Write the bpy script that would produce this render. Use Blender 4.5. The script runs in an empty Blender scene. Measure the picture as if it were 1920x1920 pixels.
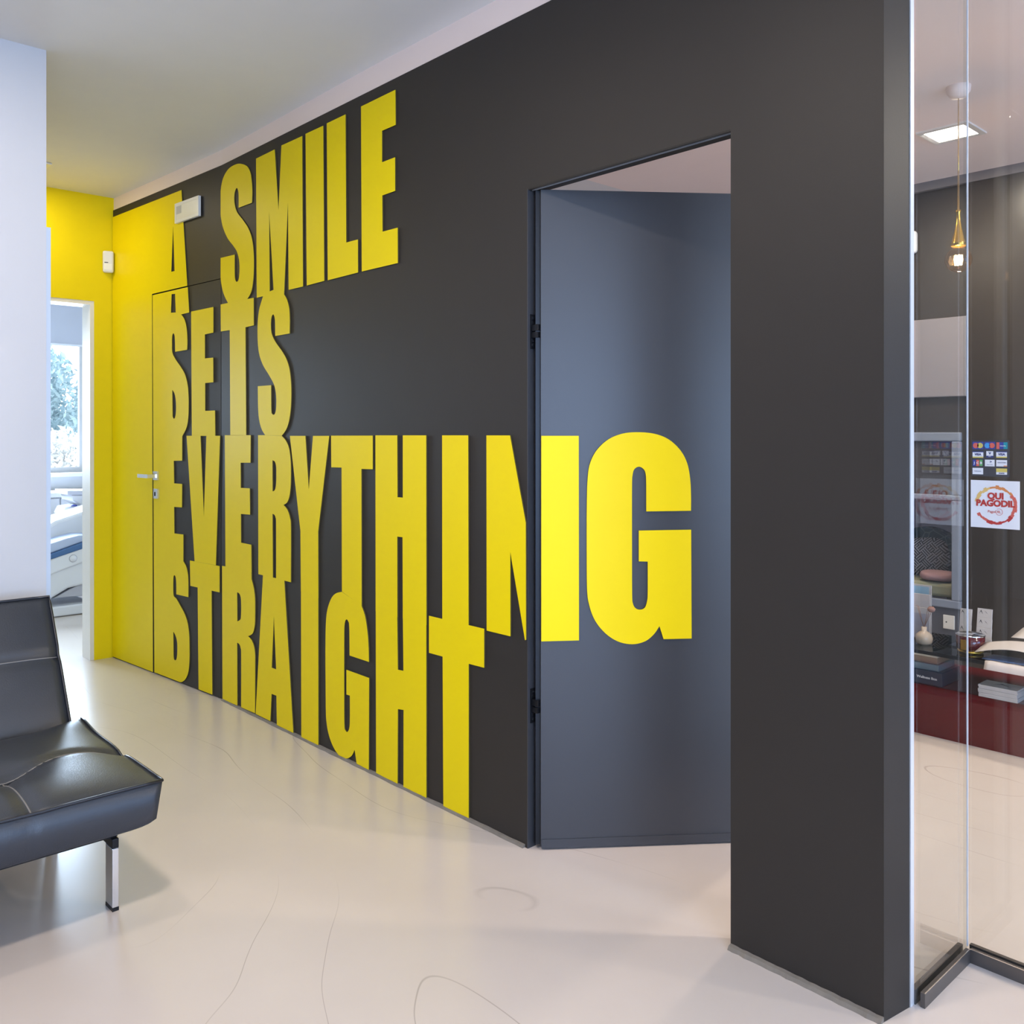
import bpy, bmesh, math, random
from mathutils import Vector, Matrix
from mathutils.geometry import tessellate_polygon

# ------------------------------------------------------------------ camera
F, H, CX, HY = 1700.0, 1.316, 960.0, 817.0      # focal length in px, eye height, optical axis, horizon row
CA, SA = 0.7325, 0.6808                          # camera yaw against the lettered wall
scene = bpy.context.scene
col = scene.collection
cd = bpy.data.cameras.new('camera'); cam = bpy.data.objects.new('camera', cd); col.objects.link(cam)
cd.sensor_width = 36.0; cd.lens = 36.0 * F / 1920.0
cd.shift_y = -(960.0 - HY) / 1920.0
cd.clip_start = 0.05
cam.location = (0, 0, H)
cam.rotation_euler = (math.pi / 2, 0, math.atan2(CA, SA))
scene.camera = cam

# ------------------------------------------------------------------ world, lights, exposure
w = bpy.data.worlds.new('sky'); scene.world = w; w.use_nodes = True
bg = w.node_tree.nodes['Background']
bg.inputs[0].default_value = (0.80, 0.90, 1.0, 1); bg.inputs[1].default_value = 4.5
vs = scene.view_settings
vs.view_transform = 'Standard'; vs.look = 'None'; vs.gamma = 1.0; vs.exposure = 0.0
vs.use_curve_mapping = False

def area(name, loc, target, sx, sy, power, color):
    l = bpy.data.lights.new(name, 'AREA'); l.shape = 'RECTANGLE'; l.size = sx; l.size_y = sy
    l.energy = power; l.color = color
    o = bpy.data.objects.new(name, l); col.objects.link(o); o.location = loc
    d = Vector(target) - Vector(loc)
    o.rotation_euler = d.to_track_quat('-Z', 'Y').to_euler()
    return o

DAY = (0.20, 0.46, 1.0)
WARM = (1.0, 0.84, 0.68)
NEUT = (1.0, 0.86, 0.73)
area('daylight_hall_window', (3.9, -0.6, 1.30), (0, -0.6, 1.0), 4.2, 2.1, 185, DAY)      # glazed end of the hall
area('daylight_reception_window', (3.9, 3.75, 1.35), (0, 3.75, 1.1), 2.5, 2.0, 100, (0.34, 0.54, 1.0))   # its counterpart in the reception
area('daylight_surgery_window', (-8.50, 1.85, 1.55), (-5.5, 1.6, 0.9), 1.7, 1.1, 175, (0.60, 0.78, 1.0))
LAMPS = [  # x, y, z, power, colour: recessed square ceiling lamps
    (-1.55, 0.45, 2.750, 30, NEUT), (0.75, 0.45, 2.750, 6, NEUT), (-1.55, -1.6, 2.750, 10, NEUT), (1.8, -1.6, 2.750, 10, NEUT), (-2.75, 0.55, 2.750, 10, NEUT),  # last one added out of view to brighten the far letters
    (-5.20, 1.34, 2.722, 4.2, (1.0, 0.9, 0.72)),
    (-1.733, 4.456, 2.750, 30, WARM), (0.6, 3.8, 2.750, 64, WARM), (-2.62, 3.0, 2.750, 12, WARM), (1.8, 3.3, 2.750, 60, WARM),  # all but the first are unseen, added to light the room
]

# ------------------------------------------------------------------ helpers
def c2w(cx, cy): return (cx * SA - cy * CA, cx * CA + cy * SA)
def ray(px):
    cx = (px - CX) / F
    return c2w(cx, 1.0)
def at_depth(px, py, t):
    d = ray(px); return Vector((d[0] * t, d[1] * t, H - (py - HY) * t / F))
def on_z(px, py, z): return at_depth(px, py, F * (H - z) / (py - HY))
def on_y(px, py, y): return at_depth(px, py, y / ray(px)[1])
def on_x(px, py, x): return at_depth(px, py, x / ray(px)[0])

MATS = {}
def nodes(name):
    m = bpy.data.materials.new(name); m.use_nodes = True
    nt = m.node_tree; b = nt.nodes['Principled BSDF']
    MATS[name] = m
    return m, nt, b
def mat(name, c, rough=0.5, metal=0.0, vary=0.06, scale=8.0, bump=0.0, bscale=60.0, spec=0.5, coat=0.0, rvary=0.0):
    m, nt, b = nodes(name)
    b.inputs['Roughness'].default_value = rough; b.inputs['Metallic'].default_value = metal
    b.inputs['Specular IOR Level'].default_value = spec
    b.inputs['Coat Weight'].default_value = coat; b.inputs['Coat Roughness'].default_value = 0.08
    tc = nt.nodes.new('ShaderNodeTexCoord')
    nz = nt.nodes.new('ShaderNodeTexNoise'); nz.inputs['Scale'].default_value = scale; nz.inputs['Detail'].default_value = 5
    nt.links.new(tc.outputs['Object'], nz.inputs['Vector'])
    mx = nt.nodes.new('ShaderNodeMix'); mx.data_type = 'RGBA'
    mx.inputs[6].default_value = tuple(v * (1 - vary) for v in c) + (1,)
    mx.inputs[7].default_value = tuple(min(1, v * (1 + vary)) for v in c) + (1,)
    nt.links.new(nz.outputs['Fac'], mx.inputs[0]); nt.links.new(mx.outputs[2], b.inputs['Base Color'])
    if rvary:
        mr = nt.nodes.new('ShaderNodeMapRange'); mr.inputs[3].default_value = rough - rvary; mr.inputs[4].default_value = rough + rvary
        nt.links.new(nz.outputs['Fac'], mr.inputs[0]); nt.links.new(mr.outputs[0], b.inputs['Roughness'])
    if bump:
        n2 = nt.nodes.new('ShaderNodeTexNoise'); n2.inputs['Scale'].default_value = bscale; n2.inputs['Detail'].default_value = 6
        nt.links.new(tc.outputs['Object'], n2.inputs['Vector'])
        bp = nt.nodes.new('ShaderNodeBump'); bp.inputs['Strength'].default_value = bump; bp.inputs['Distance'].default_value = 0.004
        nt.links.new(n2.outputs['Fac'], bp.inputs['Height']); nt.links.new(bp.outputs[0], b.inputs['Normal'])
    return m
def emit(name, c, s):
    m, nt, b = nodes(name)
    b.inputs['Base Color'].default_value = (*c, 1); b.inputs['Emission Color'].default_value = (*c, 1)
    b.inputs['Emission Strength'].default_value = s
    return m
def glass(name, tint=(0.96, 0.98, 0.97), rough=0.0, ior=1.5):
    m = bpy.data.materials.new(name); m.use_nodes = True; nt = m.node_tree; MATS[name] = m
    nt.nodes.remove(nt.nodes['Principled BSDF']); out = nt.nodes['Material Output']
    tr = nt.nodes.new('ShaderNodeBsdfTransparent'); tr.inputs[0].default_value = (*tint, 1)
    gl = nt.nodes.new('ShaderNodeBsdfGlossy'); gl.inputs['Roughness'].default_value = rough
    fr = nt.nodes.new('ShaderNodeFresnel'); fr.inputs[0].default_value = ior
    ge = nt.nodes.new('ShaderNodeNewGeometry'); io = nt.nodes.new('ShaderNodeMapRange'); io.inputs[3].default_value = ior; io.inputs[4].default_value = 1 / ior
    nt.links.new(ge.outputs['Backfacing'], io.inputs[0]); nt.links.new(io.outputs[0], fr.inputs[0])   # same reflectance entering and leaving the sheet
    mx = nt.nodes.new('ShaderNodeMixShader')
    nt.links.new(fr.outputs[0], mx.inputs[0]); nt.links.new(tr.outputs[0], mx.inputs[1]); nt.links.new(gl.outputs[0], mx.inputs[2])
    nt.links.new(mx.outputs[0], out.inputs[0])
    return m

def srgb(r, g, b):
    f = lambda v: (v / 255 / 12.92) if v <= 10 else ((v / 255 + 0.055) / 1.055) ** 2.4
    return (f(r), f(g), f(b))

def wpos(p):
    v = Vector((0, 0, 0))
    while p is not None:
        v += p.location; p = p.parent
    return v
def link(name, me, m, parent=None):
    o = bpy.data.objects.new(name, me); col.objects.link(o)
    if m is not None and not me.materials: me.materials.append(MATS[m])
    if parent is not None:
        off = wpos(parent); o.parent = parent
    else:
        xs = [v.co for v in me.vertices]
        off = Vector(((min(v.x for v in xs) + max(v.x for v in xs)) / 2, (min(v.y for v in xs) + max(v.y for v in xs)) / 2, min(v.z for v in xs)))
        o.location = off
    me.transform(Matrix.Translation(-off))
    return o
def mesh(name, verts, faces, m, parent=None, smooth=False, fix=True):
    me = bpy.data.meshes.new(name); me.from_pydata([tuple(v) for v in verts], [], faces)
    if fix:
        bm = bmesh.new(); bm.from_mesh(me); bmesh.ops.recalc_face_normals(bm, faces=bm.faces); bm.to_mesh(me); bm.free()
    if smooth:
        for p in me.polygons: p.use_smooth = True
    return link(name, me, m, parent)
def bmobj(name, bm, m, parent=None, smooth=False):
    me = bpy.data.meshes.new(name); bm.to_mesh(me); bm.free()
    if smooth:
        for p in me.polygons: p.use_smooth = True
    return link(name, me, m, parent)
def bm_box(bm, x0, x1, y0, y1, z0, z1, M=None):
    vs = [bm.verts.new((x, y, z)) for x in (x0, x1) for y in (y0, y1) for z in (z0, z1)]
    for f in ((0, 1, 3, 2), (4, 6, 7, 5), (0, 4, 5, 1), (2, 3, 7, 6), (0, 2, 6, 4), (1, 5, 7, 3)):
        bm.faces.new([vs[i] for i in f])
    if M is not None: bmesh.ops.transform(bm, matrix=M, verts=vs)
    return vs
def box(name, x0, x1, y0, y1, z0, z1, m, parent=None, bevel=0.0, M=None, seg=2):
    bm = bmesh.new(); bm_box(bm, min(x0, x1), max(x0, x1), min(y0, y1), max(y0, y1), min(z0, z1), max(z0, z1))
    if bevel: bmesh.ops.bevel(bm, geom=bm.edges[:], offset=bevel, segments=seg, affect='EDGES', profile=0.5)
    if M is not None: bmesh.ops.transform(bm, matrix=M, verts=bm.verts[:])
    bmesh.ops.recalc_face_normals(bm, faces=bm.faces)
    return bmobj(name, bm, m, parent, smooth=False)
def tube(name, pts, r, m, parent=None, n=8, smooth=True):
    pts = [Vector(p) for p in pts]; verts = []; faces = []
    for i, p in enumerate(pts):
        d = (pts[min(i + 1, len(pts) - 1)] - pts[max(i - 1, 0)]).normalized()
        up = Vector((0, 0, 1)) if abs(d.z) < 0.9 else Vector((1, 0, 0))
        a = d.cross(up).normalized(); b = d.cross(a)
        rr = r[i] if isinstance(r, (list, tuple)) else r
        for k in range(n):
            t = 2 * math.pi * k / n
            verts.append(p + (a * math.cos(t) + b * math.sin(t)) * rr)
    for i in range(len(pts) - 1):
        for k in range(n):
            faces.append((i * n + k, i * n + (k + 1) % n, (i + 1) * n + (k + 1) % n, (i + 1) * n + k))
    faces.append(tuple(range(n))[::-1]); faces.append(tuple((len(pts) - 1) * n + k for k in range(n)))
    return mesh(name, verts, faces, m, parent, smooth)
def lathe(name, prof, c, m, parent=None, n=24, smooth=True, M=None):
    verts = []; faces = []
    for r, z in prof:
        for k in range(n):
            t = 2 * math.pi * k / n
            v = Vector((r * math.cos(t), r * math.sin(t), z))
            verts.append((M @ v if M else v) + Vector(c))
    for i in range(len(prof) - 1):
        for k in range(n):
            faces.append((i * n + k, i * n + (k + 1) % n, (i + 1) * n + (k + 1) % n, (i + 1) * n + k))
    if prof[0][0] > 1e-4: faces.append(tuple(range(n)))
    if prof[-1][0] > 1e-4: faces.append(tuple((len(prof) - 1) * n + k for k in range(n)))
    return mesh(name, verts, faces, m, parent, smooth)

def empty(name, loc):
    o = bpy.data.objects.new(name, None); col.objects.link(o); o.location = loc; o.empty_display_size = 0.05
    return o
def tag(o, label=None, cat=None, group=None, kind=None):
    if label: o['label'] = label
    if cat: o['category'] = cat
    if group: o['group'] = group
    if kind: o['kind'] = kind
    return o
def thing(name, loc, label, cat, group=None): return tag(empty(name, loc), label, cat, group)
def struct(o, label=None, cat=None):
    o['kind'] = 'structure'
    return tag(o, label, cat)

class Plane:
    """vertical plane through p0 running along u, facing n (towards the hall)"""
    def __init__(s, p0, p1):
        s.p0 = Vector((p0[0], p0[1], 0)); s.u = (Vector((p1[0], p1[1], 0)) - s.p0); s.len = s.u.length; s.u.normalize()
        s.n = Vector((s.u.y, -s.u.x, 0))
    def uv(s, px, py, off=0.0):
        d = ray(px); q = s.p0 + s.n * off
        t = (q.x * s.n.x + q.y * s.n.y) / (d[0] * s.n.x + d[1] * s.n.y)
        P = Vector((d[0] * t, d[1] * t, 0))
        return ((P - q).dot(s.u), H - (py - HY) * t / F)
    def P(s, u, z, off=0.0): return s.p0 + s.u * u + s.n * off + Vector((0, 0, z))

def smooth_loop(pts, k=5):
    """pts: (x,y) = on a curve, (x,y,1) = corner. Catmull-Rom through the curve points."""
    n = len(pts); out = []
    if all(len(p) == 3 for p in pts): return [p[:2] for p in pts]
    for i in range(n):
        p1 = pts[i]; p2 = pts[(i + 1) % n]
        out.append(p1[:2])
        if len(p1) == 3 and len(p2) == 3: continue
        p0 = pts[i - 1] if len(p1) == 2 else p1
        p3 = pts[(i + 2) % n] if len(p2) == 2 else p2
        for j in range(1, k):
            t = j / k; r = []
            for a, b, c, d in zip(p0[:2], p1[:2], p2[:2], p3[:2]):
                r.append(0.5 * (2 * b + (c - a) * t + (2 * a - 5 * b + 4 * c - d) * t * t + (3 * b - a - 3 * c + d) * t ** 3))
            out.append(tuple(r))
    return out
def prism(name, pl, loops, o_front, o_back, m, parent=None, side=None):
    """loops of (u,z) in plane pl; first is the outline, the rest holes"""
    flat = [p for l in loops for p in l]; n = len(flat)
    tris = tessellate_polygon([[Vector((a, b, 0)) for a, b in l] for l in loops])
    verts = [pl.P(a, b, o_front) for a, b in flat] + [pl.P(a, b, o_back) for a, b in flat]
    faces = [tuple(t) for t in tris] + [tuple(i + n for i in reversed(t)) for t in tris]
    k = 0
    for l in loops:
        m_ = len(l)
        for i in range(m_):
            a, b = k + i, k + (i + 1) % m_
            faces.append((a, b, b + n, a + n))
        k += m_
    o = mesh(name, verts, faces, m, parent)
    if side:
        o.data.materials.append(MATS[side])
        for p in o.data.polygons:
            if p.index >= 2 * len(tris): p.material_index = 1
    return o
def crop(region, scale):
    """coordinates read in a magnified view of the lettering -> frame coordinates"""
    def f(pts): return [((p[0] / scale + region[0]), (p[1] / scale + region[1])) + ((1,) if len(p) == 3 else ()) for p in pts]
    return f
def sharp(pts): return [(p[0], p[1], 1) for p in pts]

def text(name, body, size, origin, xdir, ydir, m, parent, off=0.0, align='CENTER', extrude=0.0003, sx=1.0):
    c = bpy.data.curves.new(name, 'FONT'); c.body = body; c.size = size; c.align_x = align; c.align_y = 'CENTER'
    c.extrude = extrude; c.offset = off; c.resolution_u = 3
    o = bpy.data.objects.new(name, c); col.objects.link(o)
    dg = bpy.context.evaluated_depsgraph_get()
    me = bpy.data.meshes.new_from_object(o.evaluated_get(dg))
    bpy.data.objects.remove(o); bpy.data.curves.remove(c)
    x = Vector(xdir).normalized(); y = Vector(ydir).normalized(); z = x.cross(y)
    M = Matrix(((x.x * sx, y.x, z.x, origin[0]), (x.y * sx, y.y, z.y, origin[1]), (x.z * sx, y.z, z.z, origin[2]), (0, 0, 0, 1)))
    me.transform(M); me.materials.clear()
    return link(name, me, m, parent)

# ------------------------------------------------------------------ materials
mat('charcoal', (0.029, 0.025, 0.0215), 0.50, vary=0.05, bump=0.05, bscale=400, spec=0.28)
mat('door_charcoal', (0.040, 0.041, 0.046), 0.36, vary=0.04, bump=0.04, bscale=400)
mat('yellow', (0.86, 0.67, 0.002), 0.42, vary=0.015, bump=0.02, bscale=300, spec=0.17)
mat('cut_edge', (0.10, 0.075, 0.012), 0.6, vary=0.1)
mat('yellow_wall', (0.84, 0.65, 0.002), 0.45, vary=0.03, bump=0.05, bscale=200, spec=0.2)
mat('white_paint', (0.57, 0.57, 0.58), 0.6, vary=0.02, bump=0.04, bscale=200)
mat('cove_pink_lit', (0.92, 0.76, 0.68), 0.6, vary=0.02)  # white strip with its pink light put into the colour
mat('ceiling_paint', (0.76, 0.75, 0.74), 0.8, vary=0.02, bump=0.04, bscale=150)
mat('jamb_paint', (0.80, 0.76, 0.68), 0.4, vary=0.02)
mat('blue_white', (0.52, 0.60, 0.70), 0.35, vary=0.02)
mat('alu', (0.62, 0.65, 0.68), 0.28, metal=0.9, vary=0.03)
mat('alu_pale', (0.75, 0.77, 0.80), 0.35, metal=0.4, vary=0.03)
mat('rail_metal', (0.12, 0.11, 0.105), 0.35, metal=0.6, vary=0.05)
mat('rail_bright', (0.85, 0.75, 0.62), 0.25, metal=0.9, vary=0.03)
mat('black_metal', (0.012, 0.013, 0.016), 0.35, metal=0.5)
mat('chrome', (0.80, 0.82, 0.85), 0.10, metal=1.0, vary=0.02)
mat('satin_nickel', (0.72, 0.70, 0.66), 0.25, metal=0.9, vary=0.03)
mat('white_plastic', (0.78, 0.76, 0.70), 0.35, vary=0.02)
mat('diffuser', (0.86, 0.83, 0.72), 0.25, vary=0.03)
mat('grey_plastic', (0.45, 0.45, 0.44), 0.4)
mat('leather', (0.033, 0.038, 0.047), 0.36, vary=0.12, scale=12, bump=0.12, bscale=260, rvary=0.05)
mat('leather_piping', (0.016, 0.018, 0.024), 0.3, vary=0.1, bump=0.1)
mat('thread', (0.22, 0.21, 0.20), 0.6)
mat('mortar', (0.19, 0.165, 0.135), 0.7, vary=0.3, scale=30, bump=0.4, bscale=120)
mat('dental_white', (0.62, 0.62, 0.65), 0.25, vary=0.02)
mat('dental_blue', (0.035, 0.10, 0.24), 0.30, vary=0.1)
mat('dental_pale_blue', (0.40, 0.46, 0.62), 0.35, vary=0.05)
mat('dental_grey', (0.42, 0.42, 0.48), 0.4)
mat('blind', (0.50, 0.52, 0.60), 0.8, vary=0.02)
mat('leaf_blue', (0.34, 0.46, 0.50), 0.5, vary=0.35, scale=3)
mat('leaf_pale', (0.80, 0.82, 0.78), 0.5, vary=0.3, scale=3)
mat('bark', (0.22, 0.18, 0.15), 0.8, bump=0.5)
mat('ground', (0.55, 0.52, 0.45), 0.9, vary=0.2, scale=2)
mat('reception_wall', (0.046, 0.039, 0.034), 0.35, vary=0.06)
mat('reception_panel', (0.042, 0.035, 0.029), 0.28, vary=0.06)
mat('grey_panel', (0.085, 0.09, 0.11), 0.4)
mat('white_board', (0.30, 0.275, 0.29), 0.35, vary=0.02)
mat('niche_frame', (0.30, 0.34, 0.42), 0.35, metal=0.2)
mat('ceiling_warm_lit', (0.93, 0.80, 0.74), 0.8, vary=0.02)  # ceiling paint made paler and pinker, standing in for warm light
mat('lintel', (0.20, 0.175, 0.165), 0.5)
mat('niche', (0.84, 0.80, 0.90), 0.6)
mat('dark_pane', (0.07, 0.065, 0.068), 0.2)
mat('red_gloss', (0.10, 0.002, 0.003), 0.10, vary=0.05, spec=0.3)
mat('gold', (0.72, 0.44, 0.07), 0.22, metal=0.85, vary=0.04)
mat('paper', (0.52, 0.485, 0.475), 0.6, vary=0.02)
mat('paper_blue', (0.30, 0.48, 0.60), 0.5, vary=0.15, scale=30)
mat('paper_grey', (0.58, 0.52, 0.50), 0.6, vary=0.08)
mat('photo_blue', (0.08, 0.14, 0.30), 0.4, vary=0.5, scale=40)
mat('cream_box', (0.74, 0.68, 0.54), 0.5)
mat('navy_box', (0.012, 0.026, 0.055), 0.3)
mat('teal_box', (0.16, 0.23, 0.27), 0.4)
mat('tan_box', (0.35, 0.24, 0.16), 0.5)
mat('ink', (0.02, 0.02, 0.022), 0.6)
mat('wood_reed', (0.25, 0.14, 0.10), 0.7)
mat('flower', (0.30, 0.16, 0.13), 0.7, bump=0.6)
mat('amber', (0.55, 0.44, 0.34), 0.15, vary=0.1)
mat('candle_red', (0.07, 0.002, 0.004), 0.08, vary=0.1, coat=0.5)
mat('candle_wax', (0.55, 0.30, 0.24), 0.4)
mat('pink_fabric', (0.42, 0.24, 0.24), 0.9, vary=0.15, scale=40)
mat('olive_fabric', (0.30, 0.30, 0.19), 0.9, vary=0.12, scale=40)
mat('black_gap', (0.01, 0.01, 0.01), 0.9)
glass('clear_glass'); glass('window_glass', (0.97, 0.98, 1.0)); glass('bulb_glass', (1.0, 0.84, 0.68), ior=1.5)
glass('table_glass', (0.30, 0.33, 0.31)); glass('acrylic', (0.93, 0.95, 1.0))
emit('lamp_panel', (1.0, 0.95, 0.86), 9.0); emit('filament', (1.0, 0.72, 0.38), 60.0); emit('led_panel_hall', (1.0, 0.95, 0.88), 9.0)
for nm, c in (('print_white', (0.80, 0.77, 0.76)), ('print_red', (0.50, 0.045, 0.035)), ('print_coral', (0.66, 0.13, 0.09)), ('print_orange', (0.72, 0.26, 0.08)),
              ('print_yellow', (0.78, 0.50, 0.16)), ('print_blue', (0.045, 0.06, 0.28)), ('print_sky', (0.07, 0.32, 0.62)), ('print_green', (0.12, 0.38, 0.12)),
              ('print_teal', (0.02, 0.28, 0.32)), ('print_navy', (0.03, 0.04, 0.16)), ('print_black', (0.03, 0.026, 0.024)), ('print_gold', (0.66, 0.52, 0.12))):
    mat(nm, c, 0.5, vary=0.02)
mat('print_fade', (0.42, 0.10, 0.08), 0.5, vary=0.7, scale=30)

# floor: poured resin with hairline cracks and trowel marks
def floor_mat():
    m, nt, b = nodes('resin_floor'); N = nt.nodes.new; L = nt.links.new
    tc = N('ShaderNodeTexCoord')
    n1 = N('ShaderNodeTexNoise'); n1.inputs['Scale'].default_value = 0.9; n1.inputs['Detail'].default_value = 8; n1.inputs['Roughness'].default_value = 0.62
    L(tc.outputs['Object'], n1.inputs['Vector'])
    cr = N('ShaderNodeValToRGB'); e = cr.color_ramp.elements
    e[0].position = 0.3; e[0].color = (0.575, 0.505, 0.455, 1); e[1].position = 0.72; e[1].color = (0.635, 0.565, 0.515, 1)
    L(n1.outputs['Fac'], cr.inputs[0])
    # long curving hairline cracks: level lines of a slow noise
    mp = N('ShaderNodeMapping'); mp.inputs['Rotation'].default_value = (0, 0, 0.85); mp.inputs['Scale'].default_value = (0.55, 1.3, 1); L(tc.outputs['Object'], mp.inputs['Vector'])
    na = N('ShaderNodeTexNoise'); na.inputs['Scale'].default_value = 0.62; na.inputs['Detail'].default_value = 2.2; na.inputs['Roughness'].default_value = 0.35; L(mp.outputs[0], na.inputs['Vector'])
    k9 = N('ShaderNodeMath'); k9.operation = 'MULTIPLY'; k9.inputs[1].default_value = 13.0; L(na.outputs['Fac'], k9.inputs[0])
    pg = N('ShaderNodeMath'); pg.operation = 'PINGPONG'; pg.inputs[1].default_value = 0.5; L(k9.outputs[0], pg.inputs[0])
    c1 = N('ShaderNodeMapRange'); c1.inputs[1].default_value = 0.0; c1.inputs[2].default_value = 0.008; c1.inputs[3].default_value = 1; c1.inputs[4].default_value = 0; L(pg.outputs[0], c1.inputs[0])
    n2 = N('ShaderNodeTexNoise'); n2.inputs['Scale'].default_value = 1.7; n2.inputs['Detail'].default_value = 2; L(tc.outputs['Object'], n2.inputs['Vector'])
    g = N('ShaderNodeMapRange'); g.inputs[1].default_value = 0.44; g.inputs[2].default_value = 0.60; L(n2.outputs['Fac'], g.inputs[0])
    mm = N('ShaderNodeMath'); mm.operation = 'MULTIPLY'; L(c1.outputs[0], mm.inputs[0]); L(g.outputs[0], mm.inputs[1])
    m5 = N('ShaderNodeMath'); m5.operation = 'MULTIPLY'; m5.inputs[1].default_value = 0.55; L(mm.outputs[0], m5.inputs[0])
    mx = N('ShaderNodeMix'); mx.data_type = 'RGBA'; mx.inputs[7].default_value = (0.22, 0.18, 0.15, 1)
    L(m5.outputs[0], mx.inputs[0]); L(cr.outputs[0], mx.inputs[6]); L(mx.outputs[2], b.inputs['Base Color'])
    b.inputs['Roughness'].default_value = 0.25
    b.inputs['Specular IOR Level'].default_value = 0.5
floor_mat()

# patterned cushion: basket weave of fine stripes
def weave_mat():
    m, nt, b = nodes('weave'); N = nt.nodes.new; L = nt.links.new
    tc = N('ShaderNodeTexCoord'); mp = N('ShaderNodeMapping'); mp.inputs['Rotation'].default_value = (0, 0.78, 0); L(tc.outputs['Object'], mp.inputs['Vector'])
    sp = N('ShaderNodeSeparateXYZ'); L(mp.outputs[0], sp.inputs[0])
    def wave(axis):
        a = N('ShaderNodeMath'); a.operation = 'MULTIPLY'; a.inputs[1].default_value = 480; L(sp.outputs[axis], a.inputs[0])
        s = N('ShaderNodeMath'); s.operation = 'SINE'; L(a.outputs[0], s.inputs[0])
        t = N('ShaderNodeMath'); t.operation = 'GREATER_THAN'; t.inputs[1].default_value = 0; L(s.outputs[0], t.inputs[0]); return t
    ck = N('ShaderNodeTexChecker'); ck.inputs['Scale'].default_value = 22; ck.inputs[1].default_value = (1, 1, 1, 1); ck.inputs[2].default_value = (0, 0, 0, 1); L(mp.outputs[0], ck.inputs['Vector'])
    a, c = wave(0), wave(2)
    mx = N('ShaderNodeMix'); mx.data_type = 'FLOAT'; L(ck.outputs['Fac'], mx.inputs[0]); L(a.outputs[0], mx.inputs[2]); L(c.outputs[0], mx.inputs[3])
    cm = N('ShaderNodeMix'); cm.data_type = 'RGBA'; cm.inputs[6].default_value = (0.02, 0.022, 0.03, 1); cm.inputs[7].default_value = (0.42, 0.40, 0.43, 1)
    L(mx.outputs[0], cm.inputs[0]); L(cm.outputs[2], b.inputs['Base Color']); b.inputs['Roughness'].default_value = 0.9
weave_mat()
def teal_mat():
    m, nt, b = nodes('teal_fabric'); N = nt.nodes.new; L = nt.links.new
    tc = N('ShaderNodeTexCoord'); vo = N('ShaderNodeTexVoronoi'); vo.feature = 'DISTANCE_TO_EDGE'; vo.inputs['Scale'].default_value = 16; L(tc.outputs['Object'], vo.inputs['Vector'])
    r = N('ShaderNodeMapRange'); r.inputs[2].default_value = 0.05; r.inputs[3].default_value = 1; r.inputs[4].default_value = 0; L(vo.outputs['Distance'], r.inputs[0])
    cm = N('ShaderNodeMix'); cm.data_type = 'RGBA'; cm.inputs[6].default_value = (0.045, 0.085, 0.105, 1); cm.inputs[7].default_value = (0.17, 0.23, 0.25, 1)
    L(r.outputs[0], cm.inputs[0]); L(cm.outputs[2], b.inputs['Base Color']); b.inputs['Roughness'].default_value = 0.9
teal_mat()

# ------------------------------------------------------------------ room shell
NEAR = Plane((-4.305, 2.020), (-0.922, 1.996))
FAR = Plane((-5.562, 1.932), (-4.305, 2.020))
CE = lambda x: 2.762 if x > -3 else max(2.728, 2.762 - (-3 - x) * 0.0133)   # ceiling height
ZT_N, ZT_F = 2.667, 2.655                                                    # top of the dark cladding
X_END, WALL_T = -5.562, 0.06

floor = struct(box('floor', -8.7, 4.1, -3.3, 6.2, -0.12, 0.0, 'resin_floor'))
# ceiling slab
pts = [(-8.7, CE(-8.7)), (-5.56, CE(-5.56)), (-3.0, CE(-3.0)), (4.1, CE(4.1))]
vv = []
for y in (-3.3, 6.2):
    for x, z in pts: vv.append((x, y, z))
    for x, z in reversed(pts): vv.append((x, y, 2.95))
n8 = 8
ff = [(0, 1, 6, 7), (1, 2, 5, 6), (2, 3, 4, 5)]
ff += [tuple(i + n8 for i in f) for f in ff] + [(i, (i + 1) % n8, (i + 1) % n8 + n8, i + n8) for i in range(n8)]
struct(mesh('ceiling', vv, ff, 'ceiling_paint'))

# lettered wall: near section with the open doorway, far section with the flush door
D2L, D2T = NEAR.uv(988.5, 352)[0], 2.103
D2R = NEAR.uv(1370, 800)[0]
o = prism('wall_north', NEAR, [[(0, 0), (D2L, 0), (D2L, D2T), (D2R, D2T), (D2R, 0), (NEAR.len, 0), (NEAR.len, ZT_N), (0, ZT_N)]], 0, -WALL_T, 'charcoal')
struct(o)
GAP = 0.004
D1L, D1R, D1T = FAR.uv(287, 900)[0], FAR.len - 0.001, 2.103
o = prism('wall_corridor', FAR, [[(0, 0), (D1L, 0), (D1L, D1T), (FAR.len, D1T), (FAR.len, ZT_N), (0, ZT_F)]], 0, -WALL_T, 'charcoal'); struct(o)
struct(box('wall_backing', X_END, -4.2, 2.085, 2.10, 0, 2.70, 'black_gap'))   # solid wall behind the flush door
# pale strip between the cladding and the ceiling
o = prism('trim_1', NEAR, [[(-0.02, ZT_N), (NEAR.len, ZT_N), (NEAR.len, 2.80), (-0.02, 2.80)]], -0.004, -WALL_T, 'cove_pink_lit'); struct(o)
o = prism('trim_2', FAR, [[(0, ZT_F), (FAR.len - 0.001, ZT_N), (FAR.len - 0.001, 2.80), (0, 2.80)]], -0.004, -WALL_T, 'cove_pink_lit'); struct(o)
# end cap of the wall beside the glass
fp = [(-0.975, 1.9964), (-0.922, 1.9960), (-0.906, 2.092), (-0.975, 2.092)]
struct(mesh('wall_pillar', [(x, y, z) for z in (0, 2.80) for x, y in fp], [(0, 1, 2, 3), (4, 5, 6, 7)] + [(i, (i + 1) % 4, (i + 1) % 4 + 4, i + 4) for i in range(4)], 'charcoal'))
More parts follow.
